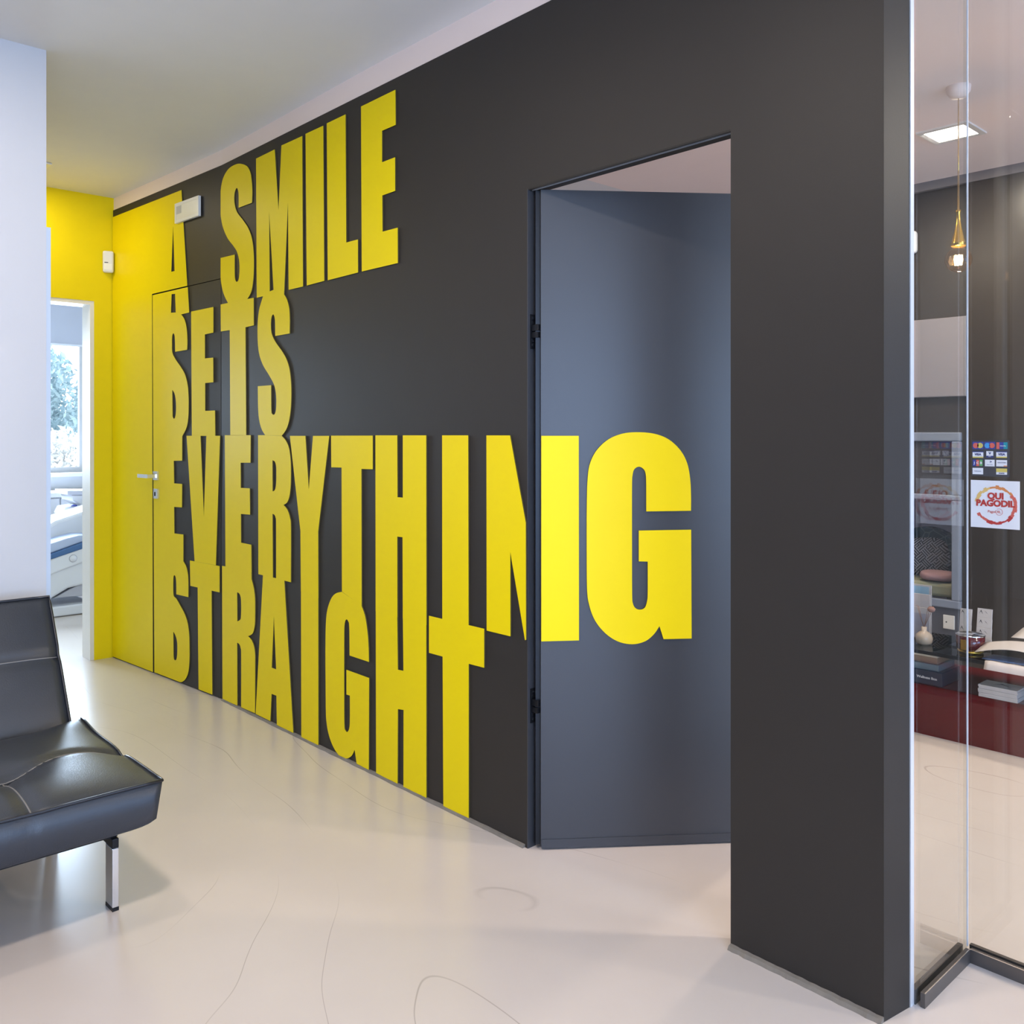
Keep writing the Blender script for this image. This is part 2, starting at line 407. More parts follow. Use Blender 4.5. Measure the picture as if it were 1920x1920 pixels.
# uneven mortar skirting
random.seed(3)
def skirting(name, pl, u0, u1, n, h=0.011, d=0.016):
    vs_, fs_ = [], []
    for i in range(n + 1):
        u = u0 + (u1 - u0) * i / n; hh = h * random.uniform(0.9, 1.1); dd = d * random.uniform(0.88, 1.12)
        vs_ += [pl.P(u, 0, 0.0), pl.P(u, 0, dd), pl.P(u, hh * 0.75, dd * 0.6), pl.P(u, hh, 0.0)]
    for i in range(n):
        for k in range(4): fs_.append((i * 4 + k, i * 4 + (k + 1) % 4, i * 4 + 4 + (k + 1) % 4, i * 4 + 4 + k))
    fs_ += [(0, 1, 2, 3), tuple(n * 4 + k for k in range(4))]
    return struct(mesh(name, vs_, fs_, 'mortar'))
skirting('baseboard_north', NEAR, 0.02, D2L - 0.01, 60, 0.010, 0.012)
skirting('baseboard_pillar', NEAR, D2R, NEAR.len, 24, 0.011, 0.016)

# end wall of the corridor with the doorway to the surgery
YJ = 1.825
XB = -5.69
bm = bmesh.new()
bm_box(bm, XB, X_END, YJ, 2.10, 0, CE(X_END) + 0.02); bm_box(bm, XB, X_END, 0.93, YJ, 2.105, CE(X_END) + 0.02); bm_box(bm, XB, X_END, 0.93, 1.05, 0, 2.105)
struct(bmobj('wall_west', bm, 'yellow_wall'))
bm = bmesh.new()
bm_box(bm, XB - 0.012, X_END - 0.004, YJ - 0.022, YJ, 0, 2.105); bm_box(bm, XB - 0.012, X_END - 0.004, 1.05, YJ - 0.022, 2.083, 2.105)
bm_box(bm, XB - 0.012, X_END - 0.004, 1.05, 1.072, 0, 2.083)
struct(bmobj('trim_3', bm, 'jamb_paint'))
# white partition at the sofa, corridor side wall and its metal edge
struct(box('wall_partition', -3.76, -3.66, -3.2, 1.03, 0, 2.80, 'white_paint'))
struct(box('wall_corridor_south', XB, -3.76, 0.93, 1.03, 0, 2.80, 'white_paint'))
struct(box('trim_4', -3.76, -3.662, 1.030, 1.046, 0, 2.095, 'blue_white'))
# hall walls out of view, with the glazed end
struct(box('wall_south', -3.76, 4.0, -3.3, -3.2, 0, 2.80, 'white_paint'))
bm = bmesh.new()
bm_box(bm, 4.0, 4.1, -3.3, -2.8, 0, 2.8); bm_box(bm, 4.0, 4.1, 1.6, 2.45, 0, 2.8); bm_box(bm, 4.0, 4.1, -2.8, 1.6, 0, 0.25); bm_box(bm, 4.0, 4.1, -2.8, 1.6, 2.6, 2.8)
struct(bmobj('wall_east', bm, 'white_paint'))
bm = bmesh.new()
for y in (-2.8, -1.35, 0.1, 1.55): bm_box(bm, 4.02, 4.07, y, y + 0.05, 0.25, 2.6)
for z in (0.25, 2.55): bm_box(bm, 4.02, 4.07, -2.75, 1.55, z, z + 0.05)
struct(bmobj('window_3', bm, 'alu'))

# surgery room beyond the corridor
struct(box('wall_surgery_north', -8.7, XB, 4.2, 4.3, 0, 2.8, 'white_paint'))
struct(box('wall_surgery_south', -8.7, XB, -0.6, -0.5, 0, 2.8, 'white_paint'))
bm = bmesh.new(); bm_box(bm, XB, XB + 0.1, 2.10, 4.2, 0, 2.8); bm_box(bm, XB, XB + 0.1, -0.5, 0.93, 0, 2.8)
struct(bmobj('wall_surgery_east', bm, 'white_paint'))
WX, WY0, WY1, WZ0, WZ1 = -8.6, 0.9, 2.76, 0.985, 2.55
bm = bmesh.new()
bm_box(bm, WX - 0.1, WX, -0.5, WY0, 0, 2.8); bm_box(bm, WX - 0.1, WX, WY1, 4.2, 0, 2.8); bm_box(bm, WX - 0.1, WX, WY0, WY1, 0, WZ0); bm_box(bm, WX - 0.1, WX, WY0, WY1, WZ1, 2.8)
struct(bmobj('wall_surgery_west', bm, 'white_paint'))
win = struct(empty('window_1', (WX - 0.05, (WY0 + WY1) / 2, WZ0)), 'white framed surgery window behind a half lowered roller blind')
bm = bmesh.new()
for y in (WY0, (WY0 + WY1) / 2 - 0.03, WY1 - 0.055): bm_box(bm, WX - 0.08, WX - 0.03, y, y + 0.055, WZ0, WZ1)
for z in (WZ0, WZ1 - 0.05): bm_box(bm, WX - 0.08, WX - 0.03, WY0 + 0.055, WY1 - 0.055, z, z + 0.05)
bmobj('frame', bm, 'white_paint', win)
box('sill', WX - 0.03, WX + 0.08, WY0 - 0.03, WY1 + 0.03, WZ0 - 0.03, WZ0 + 0.005, 'white_paint', win, 0.004)
for a, b in ((WY0 + 0.055, (WY0 + WY1) / 2 - 0.03), ((WY0 + WY1) / 2 + 0.025, WY1 - 0.055)):
    box('pane', WX - 0.058, WX - 0.052, a, b, WZ0 + 0.05, WZ1 - 0.05, 'window_glass', win)

# reception room behind the lettered wall
RY, RH = 5.25, 2.762
N_X0, N_X1 = -2.95, -1.985      # niche added for the frame and chair reflected in the side glass
NZ = (0.385, 0.955, 1.335)
bm = bmesh.new()
bm_box(bm, -4.3, N_X0, RY, RY + 0.1, 0, RH); bm_box(bm, N_X1, 4.0, RY, RY + 0.1, 0, RH)
bm_box(bm, N_X0, N_X1, RY, RY + 0.1, NZ[1], RH)
bm_box(bm, N_X0, N_X1, RY, RY + 0.1, 0, NZ[0])
struct(bmobj('wall_reception', bm, 'reception_wall'))
bm = bmesh.new(); bm_box(bm, N_X0 - 0.02, N_X1 + 0.02, 5.98, 6.0, 0, 1.5); bm_box(bm, N_X0 - 0.02, N_X0, RY + 0.1, 5.98, 0, 1.5); bm_box(bm, N_X1, N_X1 + 0.02, RY + 0.1, 5.98, 0, 1.5); bm_box(bm, N_X0 - 0.02, N_X1 + 0.02, RY + 0.1, 6.0, 1.5, 1.52)
struct(bmobj('wall_reflection_niche', bm, 'niche'))
bm = bmesh.new(); bm_box(bm, -4.3, 4.0, 2.42, RY, RH - 0.006, RH); bm_box(bm, -4.3, -0.98, 2.085, 2.42, RH - 0.006, RH)
struct(bmobj('ceiling_reception', bm, 'ceiling_warm_lit'))
struct(box('wall_reception_west', -4.4, -4.3, 2.1, 5.35, 0, RH, 'white_paint'))
struct(box('wall_reception_east', 4.0, 4.1, 2.45, 5.35, 0, RH, 'reception_wall'))
struct(box('trim_5', -2.9, 4.0, RY - 0.03, RY, RH - 0.055, RH - 0.006, 'lintel'))
# tall wall panels right of the niche, each with a shadow joint
for k in range(4):
    x0 = N_X1 + 0.03 + k * 0.40
    o = box('wall_panel', x0, x0 + 0.392, RY - 0.018, RY, 0.0, RH - 0.05, 'reception_panel', bevel=0.002)
    struct(o)

# ------------------------------------------------------------------ lettering
T = 0.005
k6 = crop((400, 150), 4.2658); k4 = crop((280, 540), 6.0); k5 = crop((280, 800), 5.647); kb = crop((280, 1040), 5.3333)
k7 = crop((540, 780), 4.5714); k8 = crop((580, 1080), 3.5545); kn = crop((900, 780), 4.175); k3 = crop((180, 320), 6.4)
WORD = 'yellow raised letters on the dark wall'
def lay(pl, pts, back=0.0): return [pl.uv(p[0], p[1], T) for p in smooth_loop(pts)]
def letter(loops, label=None, pl=NEAR, parent=None, dz=0.0, clampmin=None):
    L2 = [lay(pl, l) for l in loops]
    L2 = [[(u, max(z, 0.006)) for u, z in l] for l in L2]
    if clampmin is not None: L2 = [[(max(u, clampmin), z) for u, z in l] for l in L2]
    under = label and ('SMILE' in label or 'EVERYTHING' in label or 'word SETS' in label and 'T of' in label)
    if under: L2[0] = [(max(u, 0.001), z) for u, z in inflate(L2[0])]      # tucked a hair behind its neighbour below
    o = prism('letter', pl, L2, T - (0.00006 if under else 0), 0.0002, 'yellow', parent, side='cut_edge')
    if parent is None: tag(o, label, 'letter', WORD)
    return o
def inflate(l, d=0.0009):
    n = len(l); ar = sum(l[i][0] * l[(i + 1) % n][1] - l[(i + 1) % n][0] * l[i][1] for i in range(n)); sg = 1 if ar > 0 else -1; out = []
    for i in range(n):
        a, b, c = Vector(l[i - 1]), Vector(l[i]), Vector(l[(i + 1) % n])
        e, f_ = (b - a), (c - b)
        if e.length < 1e-6 or f_.length < 1e-6: out.append(l[i]); continue
        e.normalize(); f_.normalize()
        m_ = Vector((e.y + f_.y, -e.x - f_.x)) * sg
        if m_.length < 0.5: out.append(l[i]); continue
        m_.normalize(); k = min(1.6, 1 / max(0.3, m_.dot(Vector((e.y, -e.x)) * sg)))
        out.append((b.x + m_.x * d * k, b.y + m_.y * d * k))
    return out
B = lambda l, f: f(sharp(l))
lin = lambda p, q, x: p[1] + (q[1] - p[1]) * (x - p[0]) / (q[0] - p[0])
C0 = 0.001
# --- SMILE
letter([k6([(308, 980, 1), (203, 1020, 1), (203, 930), (199, 885), (187, 862), (172, 890), (166, 940), (171, 1000), (190, 1060), (235, 1120), (275, 1180), (303, 1250), (317, 1330), (323, 1420), (323, 1510), (318, 1600), (303, 1690), (272, 1750, 1),
           (117, 1782, 1), (85, 1715), (66, 1640), (58, 1560), (57, 1425, 1), (170, 1398, 1), (170, 1550), (175, 1598), (186, 1615), (199, 1605), (207, 1570), (210, 1500), (205, 1430), (188, 1370), (160, 1325), (115, 1265), (80, 1185), (62, 1105), (55, 1020), (56, 930), (65, 840), (85, 770), (122, 712), (170, 680), (215, 671), (268, 690), (295, 740), (306, 810), (311, 890)])],
       'yellow wall letter S, the first of the word SMILE', clampmin=C0)
LM = lambda x: lin((348, 1740), (716, 1650), x)
letter([B([(342, 630), (490, 557), (521, 1040), (545, 525), (710, 450), (716, 1650), (603, 1677), (597, 978), (566, LM(566)), (484, LM(484)), (446, 1050), (450, LM(450)), (348, 1740)], k6)],
       'yellow wall letter M, the second of the word SMILE')
letter([B([(738, 432), (878, 367), (886, 1605), (748, 1642)], k6)], 'plain yellow bar, the letter I of the word SMILE')
letter([B([(908, 348), (1056, 277), (1062, 1302), (1155, 1277), (1156, 1538), (916, 1600)], k6)], 'yellow wall letter L of the word SMILE')
letter([B([(1182, 213), (1455, 80), (1457, 357), (1348, 405), (1348, 660), (1452, 620), (1453, 885), (1350, 922), (1352, 1215), (1473, 1183), (1474, 1462), (1188, 1530)], k6)],
       'yellow wall letter E that ends the word SMILE')
# --- SETS
letter([B([(803, 187), (1172, 112), (1174, 418), (1080, 440), (1088, 1657), (912, 1659), (905, 472), (805, 487)], k4)], 'yellow wall letter T of the word SETS', clampmin=C0)
q4 = lambda x, y: ((x / 4.2658 + 400 - 280) * 6, (y / 4.2658 + 150 - 540) * 6)
letter([k4([(1578, 512, 1), (1416, 540, 1), (1415, 400), (1409, 330), (1392, 297), (1373, 335), (1367, 420), (1376, 510), (1415, 600), (1485, 700), (1540, 795), (1575, 905), (1592, 1040), (1597, 1180), (1591, 1350), (1572, 1490), (1540, 1590), (1490, 1662, 1),
           (1302, 1655, 1), (1262, 1585), (1235, 1480), (1224, 1350), (1220, 1105, 1), (1370, 1093, 1), (1372, 1370), (1382, 1415), (1397, 1426), (1415, 1410), (1426, 1350), (1427, 1230), (1415, 1130), (1390, 1060), (1340, 970), (1280, 870), (1240, 760), (1222, 640), (1217, 500), (1220, 380), (1234, 250), (1255, 170),
           q4(398, LM(398)) + (1,), q4(450, LM(450)) + (1,), q4(450, 1691) + (1,), q4(484, 1677) + (1,), q4(484, LM(484)) + (1,), q4(566, LM(566)) + (1,), (1515, 70, 1), (1548, 130), (1572, 225), (1580, 350)])],
       'yellow wall letter S that ends the word SETS')
# --- EVERYTHING
letter([B([(800, 92), (1072, 92), (1070, 380), (965, 380), (967, 650), (1062, 655), (1065, 930), (968, 922), (970, 1230), (1078, 1252), (1081, 1540), (807, 1482)], k5)],
       'yellow wall letter E before the R of the word EVERYTHING', clampmin=C0)
letter([k5([(1152, 92, 1), (1226, 92, 1), (1402, 100, 1), (1445, 150), (1478, 230), (1494, 350), (1498, 480), (1495, 620), (1482, 735), (1457, 800), (1418, 828, 1), (1460, 880), (1488, 965), (1498, 1080), (1497, 1645, 1), (1430, 1628, 1), (1343, 1605, 1), (1343, 1040), (1338, 965), (1324, 932), (1303, 920, 1), (1307, 1596, 1), (1203, 1572, 1), (1155, 1560, 1)]),
        k5([(1303, 355, 1), (1328, 370), (1342, 420), (1344, 500), (1342, 600), (1330, 668), (1305, 685, 1)])], 'yellow wall letter R of the word EVERYTHING')
letter([B([(17, 172), (148, 172), (178, 630), (215, 172), (352, 172), (257, 990), (259, 1560), (111, 1500), (107, 985)], k7)], 'yellow wall letter Y of the word EVERYTHING')
letter([k7(sharp([(370, 170), (725, 170), (725, 455), (628, 452), (630, 1625), (463, 1503), (460, 440), (372, 438)]))], 'yellow wall letter T of the word EVERYTHING')
letter([B([(750, 168), (935, 168), (937, 698), (985, 702), (985, 168), (1183, 168), (1185, 1790), (985, 1735), (983, 1037), (935, 1032), (936, 1722), (752, 1672)], k7)], 'yellow wall letter H of the word EVERYTHING')
LT = lambda x: lin((797, 265), (1165, 352), x)
f8to7 = lambda x, y: ((x / 3.5545 + 580 - 540) * 4.5714, (y / 3.5545 + 1080 - 780) * 4.5714)
letter([B([(1322, 168), (1543, 168), f8to7(1060, LT(1060)), f8to7(887, LT(887))], k7)], 'yellow bar standing on the T, the letter I of the word EVERYTHING')
letter([B([(50, 152), (235, 152), (358, 835), (360, 1752), (352, 1755), (237, 1065), (238, 1725), (52, 1680)], kn)], 'yellow wall letter N cut off by the open doorway')
# --- STRAIGHT
letter([kb([(727, 112, 1), (763, 118, 1), (1021, 172, 1), (1022, 245, 1), (1044, 330), (1056, 430), (1058, 560), (1055, 690), (1041, 770), (1020, 800), (988, 815, 1), (1020, 850), (1045, 910), (1057, 990), (1058, 1100), (1057, 1586, 1), (918, 1526, 1), (918, 1010), (913, 935), (900, 897), (878, 880, 1), (880, 1509, 1), (732, 1449, 1)]),
        kb([(877, 375, 1), (900, 390), (914, 430), (918, 500), (917, 600), (910, 648), (880, 667, 1)])], 'yellow wall letter R of the word STRAIGHT, reaching the floor', clampmin=C0)
fk = lambda x, y: ((x / 5.647 + 280 - 280) * 5.3333, (y / 5.647 + 800 - 1040) * 5.3333)
letter([B([fk(1203, 1572), fk(1307, 1596), fk(1343, 1605), fk(1430, 1628), (1350, 265), (1440, 1783), (1275, 1703), (1270, 1410), (1222, 1392), (1210, 1664), (1063, 1592)], kb),
        B([(1245, 615), (1268, 1148), (1224, 1130)], kb)], 'yellow wall letter A of the word STRAIGHT, reaching the floor')
letter([B([(111, 1500), (259, 1560)], k7) + [(596.9, 1397.5, 1), (565, 1382, 1)]], 'plain yellow bar under the Y, the letter I of the word STRAIGHT')
letter([k8([(217, 105, 1), (175, 117), (145, 152), (120, 225), (110, 320), (107, 500), (108, 700), (110, 900), (115, 980), (130, 1060), (160, 1140), (200, 1198), (243, 1217), (280, 1200), (302, 1158, 1), (315, 1250, 1), (396, 1293, 1), (398, 680, 1), (247, 625, 1), (247, 790, 1), (270, 797, 1), (270, 950), (267, 1010), (255, 1038), (240, 1028), (233, 980), (232, 700), (232, 400), (235, 320), (245, 290), (258, 300), (266, 340), (268, 530, 1), (397, 573, 1), (395, 480), (388, 380), (372, 270), (347, 197, 1)])],
       'yellow wall letter G of the word STRAIGHT, above the floor')
s7to8 = lambda x, y: ((x / 4.5714 + 540 - 580) * 3.5545, (y / 4.5714 + 780 - 1080) * 3.5545)
letter([B([s7to8(752, 1672), s7to8(936, 1722), (590, 625), (627, 632), s7to8(985, 1735), s7to8(1185, 1790), (780, 1482), (627, 1410), (628, 893), (590, 887), (588, 1390), (445, 1312)], k8)], 'yellow wall letter H of the word STRAIGHT, reaching the floor')
letter([B([(797, 265), (1165, 352), (1165, 612), (1062, 585), (1062, 1622), (893, 1549), (888, 537), (797, 512)], k8)], 'yellow wall letter T that ends the word STRAIGHT')
# --- the A, cut out of the yellow sheet that covers the corridor end
door_y = lambda x: lin((675, 1487), (1490, 1297), x)
sheet = [k3(sharp([(188, 563), (1025, 232), (1095, door_y(1095) - 8), (672, door_y(672) - 8)])) + [(286.6, 1263.5, 1), (210, 1231, 1)]]
L2 = [[(max(u, 0.004), max(z, 0.006)) for u, z in lay(FAR, sheet[0])], lay(FAR, k3(sharp([(925, 665), (943, 1205), (903, 1213)])))]
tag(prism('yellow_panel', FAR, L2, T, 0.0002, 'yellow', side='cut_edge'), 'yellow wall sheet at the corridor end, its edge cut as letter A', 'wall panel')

# flush door in the corridor, with the letter pieces that move with it
do = struct(empty('door_1', FAR.P((D1L + D1R) / 2, 0)), 'flush door covered with pieces of the yellow lettering')
prism('leaf', FAR, [[(D1L + GAP, 0.005), (D1R - GAP, 0.005), (D1R - GAP, D1T - GAP), (D1L + GAP, D1T - GAP)]], 0, -0.045, 'charcoal', do)
fa = lambda P: k4([P])[0]
dsh = [k3([(679, door_y(679) + 9, 1), (1100, door_y(1100) + 9, 1), (1118, 1702, 1)]) +
       k4([(358, 297, 1), (390, 342), (411, 405), (423, 490), (428, 600), (425, 695, 1), (290, 718, 1), (288, 600), (284, 535), (270, 510), (257, 540), (255, 630), (260, 730), (300, 810), (352, 885), (400, 970), (429, 1080), (440, 1200), (442, 1330), (437, 1460), (418, 1570), (370, 1668, 1)]) +
       k5([(347, 360, 1), (258, 362, 1), (262, 600, 1), (347, 607, 1), (345, 855, 1), (262, 850, 1), (265, 1130, 1), (360, 1142, 1), (360, 1425, 1), (390, 1480), (406, 1550), (413, 1640), (413, 1805, 1), (285, 1775, 1), (285, 1680), (280, 1600), (265, 1573), (255, 1600), (253, 1700), (258, 1790)]) +
       kb([(270, 440), (310, 510), (352, 590), (382, 680), (398, 800), (402, 950), (400, 1080), (388, 1180), (362, 1242), (330, 1270), (300, 1277, 1), (50, 1180, 1)])]
holes = [k4(sharp([(250, 70), (290, 65), (297, 275), (243, 278)])), k4([(258, 1145, 1), (284, 1190), (298, 1270), (300, 1380), (291, 1450), (275, 1470), (262, 1445, 1)]),
         kb([(240, 770, 1), (262, 810), (277, 870), (280, 950), (275, 1030), (262, 1055), (247, 1045), (242, 1000, 1)])]
L2 = [[(max(u, D1L + GAP), max(z, 0.008)) for u, z in lay(FAR, l)] for l in dsh + holes]
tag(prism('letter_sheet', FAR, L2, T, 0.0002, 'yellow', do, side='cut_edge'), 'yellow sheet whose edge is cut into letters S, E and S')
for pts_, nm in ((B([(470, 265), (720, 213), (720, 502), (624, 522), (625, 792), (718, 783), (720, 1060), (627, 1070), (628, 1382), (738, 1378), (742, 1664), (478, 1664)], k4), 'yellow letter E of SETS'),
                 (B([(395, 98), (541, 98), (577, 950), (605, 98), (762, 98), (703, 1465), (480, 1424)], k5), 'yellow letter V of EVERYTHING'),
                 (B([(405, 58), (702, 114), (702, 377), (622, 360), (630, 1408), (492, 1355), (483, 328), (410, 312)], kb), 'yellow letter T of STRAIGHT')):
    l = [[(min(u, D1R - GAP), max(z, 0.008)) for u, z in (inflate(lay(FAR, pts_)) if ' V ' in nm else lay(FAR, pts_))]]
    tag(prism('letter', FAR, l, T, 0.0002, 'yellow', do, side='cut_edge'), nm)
# lever handle and lock
hu, hz = FAR.uv(292, 891, T); f3 = lambda u0, u1, z0, z1: [[(u0, z0), (u1, z0), (u1, z1), (u0, z1)]]
h_ = prism('handle', FAR, f3(hu - 0.012, hu + 0.036, hz - 0.026, hz + 0.022), T + 0.010, T, 'satin_nickel', do)
prism('lever', FAR, f3(hu - 0.10, hu + 0.024, hz - 0.014, hz + 0.006), T + 0.058, T + 0.040, 'satin_nickel', h_)
prism('neck', FAR, f3(hu + 0.006, hu + 0.024, hz - 0.014, hz + 0.006), T + 0.040, T + 0.010, 'satin_nickel', h_)
lu, lz = FAR.uv(293, 925, T)
lk = prism('lock', FAR, f3(lu - 0.014, lu + 0.034, lz - 0.028, lz + 0.026), T + 0.010, T, 'satin_nickel', do)
prism('keyhole', FAR, f3(lu - 0.002, lu + 0.010, lz - 0.014, lz + 0.008), T + 0.0112, T + 0.010, 'black_gap', lk)

# ------------------------------------------------------------------ open door
hinge = on_z(1014, 1594, 0.0); free = on_z(1370, 1581, 0.0)
LEAF = Plane((hinge.x, hinge.y), (free.x, free.y))
LW = 0.755
d2 = struct(empty('door_2', LEAF.P(LW / 2, 0)), 'open charcoal door carrying the yellow letters N and G')
prism('leaf', LEAF, [[(0, 0.012), (LW, 0.012), (LW, 2.098), (0, 2.098)]], 0, -0.042, 'door_charcoal', d2)
prism('bottom_strip', LEAF, [[(0.002, 0.006), (LW - 0.002, 0.006), (LW - 0.002, 0.034), (0.002, 0.034)]], 0.003, 0.0, 'door_charcoal', d2)
prism('rebate', LEAF, [[(-0.0155, 0.012), (0, 0.012), (0, 2.098), (-0.0155, 2.098)]], -0.012, -0.040, 'black_metal', d2)
def lay2(pts): return [LEAF.uv(p[0], p[1], T) for p in smooth_loop(pts)]
tag(prism('letter', LEAF, [[(max(u, 0.001), z) for u, z in lay2(B([(472, 155), (773, 155), (775, 1757), (472, 1765)], kn))]], T, 0.0002, 'yellow', d2, side='cut_edge'), 'yellow bar that completes the letter N')
tag(prism('letter', LEAF, [lay2(kn([(1652, 742, 1), (1302, 747, 1), (1301, 520), (1296, 450), (1280, 415), (1245, 397), (1210, 415), (1195, 460), (1190, 560), (1190, 1000), (1191, 1390), (1198, 1470), (1220, 1506), (1255, 1516), (1290, 1500), (1308, 1450), (1313, 1380), (1313, 1140, 1), (1243, 1138, 1), (1243, 897, 1), (1653, 890, 1),
       (1657, 1742, 1), (1437, 1747, 1), (1405, 1645, 1), (1360, 1710), (1290, 1765), (1190, 1787), (1080, 1765), (980, 1700), (900, 1600), (855, 1480), (838, 1350), (835, 1000), (836, 700), (843, 480), (865, 360), (920, 260), (1010, 180), (1120, 137), (1240, 127), (1370, 140), (1480, 185), (1570, 270), (1622, 370), (1645, 490), (1652, 620)]))],
       T, 0.0002, 'yellow', d2, side='cut_edge'), 'yellow letter G with a rounded back')
# frame lining, head stop and hinges of the open door
fr = struct(empty('trim_6', NEAR.P(D2L, 0)))
prism('jamb', NEAR, [[(D2L, 0.0), (D2L + 0.003, 0.0), (D2L + 0.003, D2T), (D2L, D2T)]], 0.0005, -0.036, 'door_charcoal', fr)
prism('head', NEAR, [[(D2L + 0.003, D2T - 0.003), (D2R, D2T - 0.003), (D2R, D2T), (D2L + 0.003, D2T)]], -0.001, -0.052, 'charcoal', fr)
prism('head_stop', NEAR, [[(D2L + 0.01, D2T - 0.006), (D2R, D2T - 0.006), (D2R, D2T - 0.003), (D2L + 0.01, D2T - 0.003)]], -0.012, -0.016, 'alu', fr)
for zc in (H + (817 - 622) * 2.90 / F, H - (1323 - 817) * 2.90 / F):
    hg = prism('hinge', NEAR, [[(D2L + 0.003, zc - 0.055), (D2L + 0.006, zc - 0.055), (D2L + 0.006, zc + 0.055), (D2L + 0.003, zc + 0.055)]], -0.010, -0.032, 'black_metal', fr)
    prism('knuckle', NEAR, [[(D2L + 0.006, zc - 0.020), (D2L + 0.030, zc - 0.020), (D2L + 0.030, zc - 0.002), (D2L + 0.006, zc - 0.002)]], -0.014, -0.032, 'black_metal', hg)
    prism('knuckle', NEAR, [[(D2L + 0.006, zc + 0.002), (D2L + 0.032, zc + 0.002), (D2L + 0.032, zc + 0.022), (D2L + 0.006, zc + 0.022)]], -0.014, -0.032, 'black_metal', hg)
    for s in (-0.042, -0.028, 0.030, 0.043):
        prism('screw', NEAR, [[(D2L + 0.006, zc + s - 0.004), (D2L + 0.0072, zc + s - 0.004), (D2L + 0.0072, zc + s + 0.004), (D2L + 0.006, zc + s + 0.004)]], -0.016, -0.024, 'chrome', hg)

# ------------------------------------------------------------------ glass partition beside the wall
gp = struct(empty('window_2', (-0.89, 2.3, 0)), 'frameless glass screen of the reception, meeting at a corner')
GX, GY = -0.895, 2.390
box('profile', -0.925, -0.9035, 2.0925, 2.110, 0, 2.762, 'alu_pale', gp)
box('pane', GX - 0.005, GX + 0.005, 2.111, GY - 0.001, 0.012, 2.762, 'clear_glass', gp)
box('pane', GX - 0.005, 3.9, GY, GY + 0.010, 0.012, 2.762, 'clear_glass', gp)
box('edge_strip', GX + 0.004, GX + 0.007, GY - 0.003, GY + 0.0005, 0.035, 2.762, 'alu_pale', gp)
for x0, x1, y0, y1 in ((GX - 0.018, GX - 0.0055, 2.111, GY), (GX + 0.0055, GX + 0.016, 2.111, GY - 0.012), (GX + 0.016, 3.9, GY - 0.012, GY - 0.0005), (GX + 0.006, 3.9, GY + 0.0105, GY + 0.022)):
    box('base_rail', x0, x1, y0, y1, 0, 0.034, 'rail_metal', gp)
box('rail_line', GX + 0.0155, GX + 0.0168, 2.111, GY - 0.012, 0.0345, 0.0365, 'rail_bright', gp)
box('rail_line', GX + 0.0155, 3.9, GY - 0.0135, GY - 0.012, 0.0345, 0.0365, 'rail_bright', gp)

# stickers on the front pane
def on_pane(px, py): return on_y(px, py, GY - 0.0012)
XD, ZD = (1, 0, 0), (0, 0, 1)
def flat_rect(name, px0, py0, px1, py1, m, parent, y=GY - 0.0016, t=0.0004):
    a = on_y(px0, py0, y); b = on_y(px1, py1, y)
    z0 = on_y((px0 + px1) / 2, py1, y).z; z1 = on_y((px0 + px1) / 2, py0, y).z
    return box(name, a.x, b.x, y, y + t, z0, z1, m, parent)
a = on_pane(1820, 899); b = on_pane(1912, 992)
sx0, sx1 = a.x, b.x; cz = on_pane(1866, 946).z; sw = sx1 - sx0; zz0, zz1 = cz - sw * 0.52, cz + sw * 0.52
st = thing('sticker', ((sx0 + sx1) / 2, GY - 0.001, zz0), 'square white sticker with an orange ring on the glass', 'sticker')
box('sheet', sx0, sx1, GY - 0.0008, GY - 0.0002, zz0, zz1, 'print_white', st)
mx_ = (sx0 + sx1) / 2 + 0.002; R_ = sw * 0.405
random.seed(5)
for k in range(40):   # brushed ring, yellow at the upper left to red below
    a0 = 2 * math.pi * k / 40; a1 = a0 + 2 * math.pi / 40 * 0.99; am = math.degrees(a0)
    if 165 < am < 207: continue
    m_ = 'print_yellow' if 105 <= am <= 165 else 'print_orange' if 35 <= am < 105 else 'print_coral' if (am < 35 or am > 320) else 'print_red' if am > 235 else 'print_coral'
    r0 = R_ * random.uniform(0.86, 0.93); r1 = R_ * random.uniform(1.0, 1.09)
    vs_ = []
    for y in (GY - 0.0012, GY - 0.0008):
        for r, q in ((r0, a0), (r1, a0), (r1, a1), (r0, a1)): vs_.append((mx_ + r * math.cos(q), y, cz - 0.002 + r * math.sin(q)))
    mesh('ring_stroke', vs_, [(0, 1, 2, 3), (7, 6, 5, 4), (0, 4, 5, 1), (1, 5, 6, 2), (2, 6, 7, 3), (3, 7, 4, 0)], m_, st)
text('lettering', 'QUI', 0.021, (mx_, GY - 0.0014, cz + 0.020), XD, ZD, 'print_red', st, off=0.0010)
text('lettering', 'PAGODIL', 0.021, (mx_ - 0.001, GY - 0.0014, cz + 0.002), XD, ZD, 'print_red', st, off=0.0010, sx=1.0)
text('lettering', 'PagoDIL', 0.0090, (mx_ - 0.003, GY - 0.0014, cz - 0.018), XD, ZD, 'print_coral', st)
rv, rf = [], []
for k in range(24):
    q = 2 * math.pi * k / 30 - 2.6
    for r in (0.0075, 0.0083):
        for y in (GY - 0.0013, GY - 0.0009): rv.append((mx_ + 0.008 + r * math.cos(q), y, cz - 0.018 + r * math.sin(q)))
for k in range(23):
    i = k * 4
    rf += [(i, i + 4, i + 6, i + 2), (i + 1, i + 3, i + 7, i + 5), (i, i + 1, i + 5, i + 4), (i + 2, i + 6, i + 7, i + 3)]
mesh('logo_ring', rv, rf, 'print_coral', st)

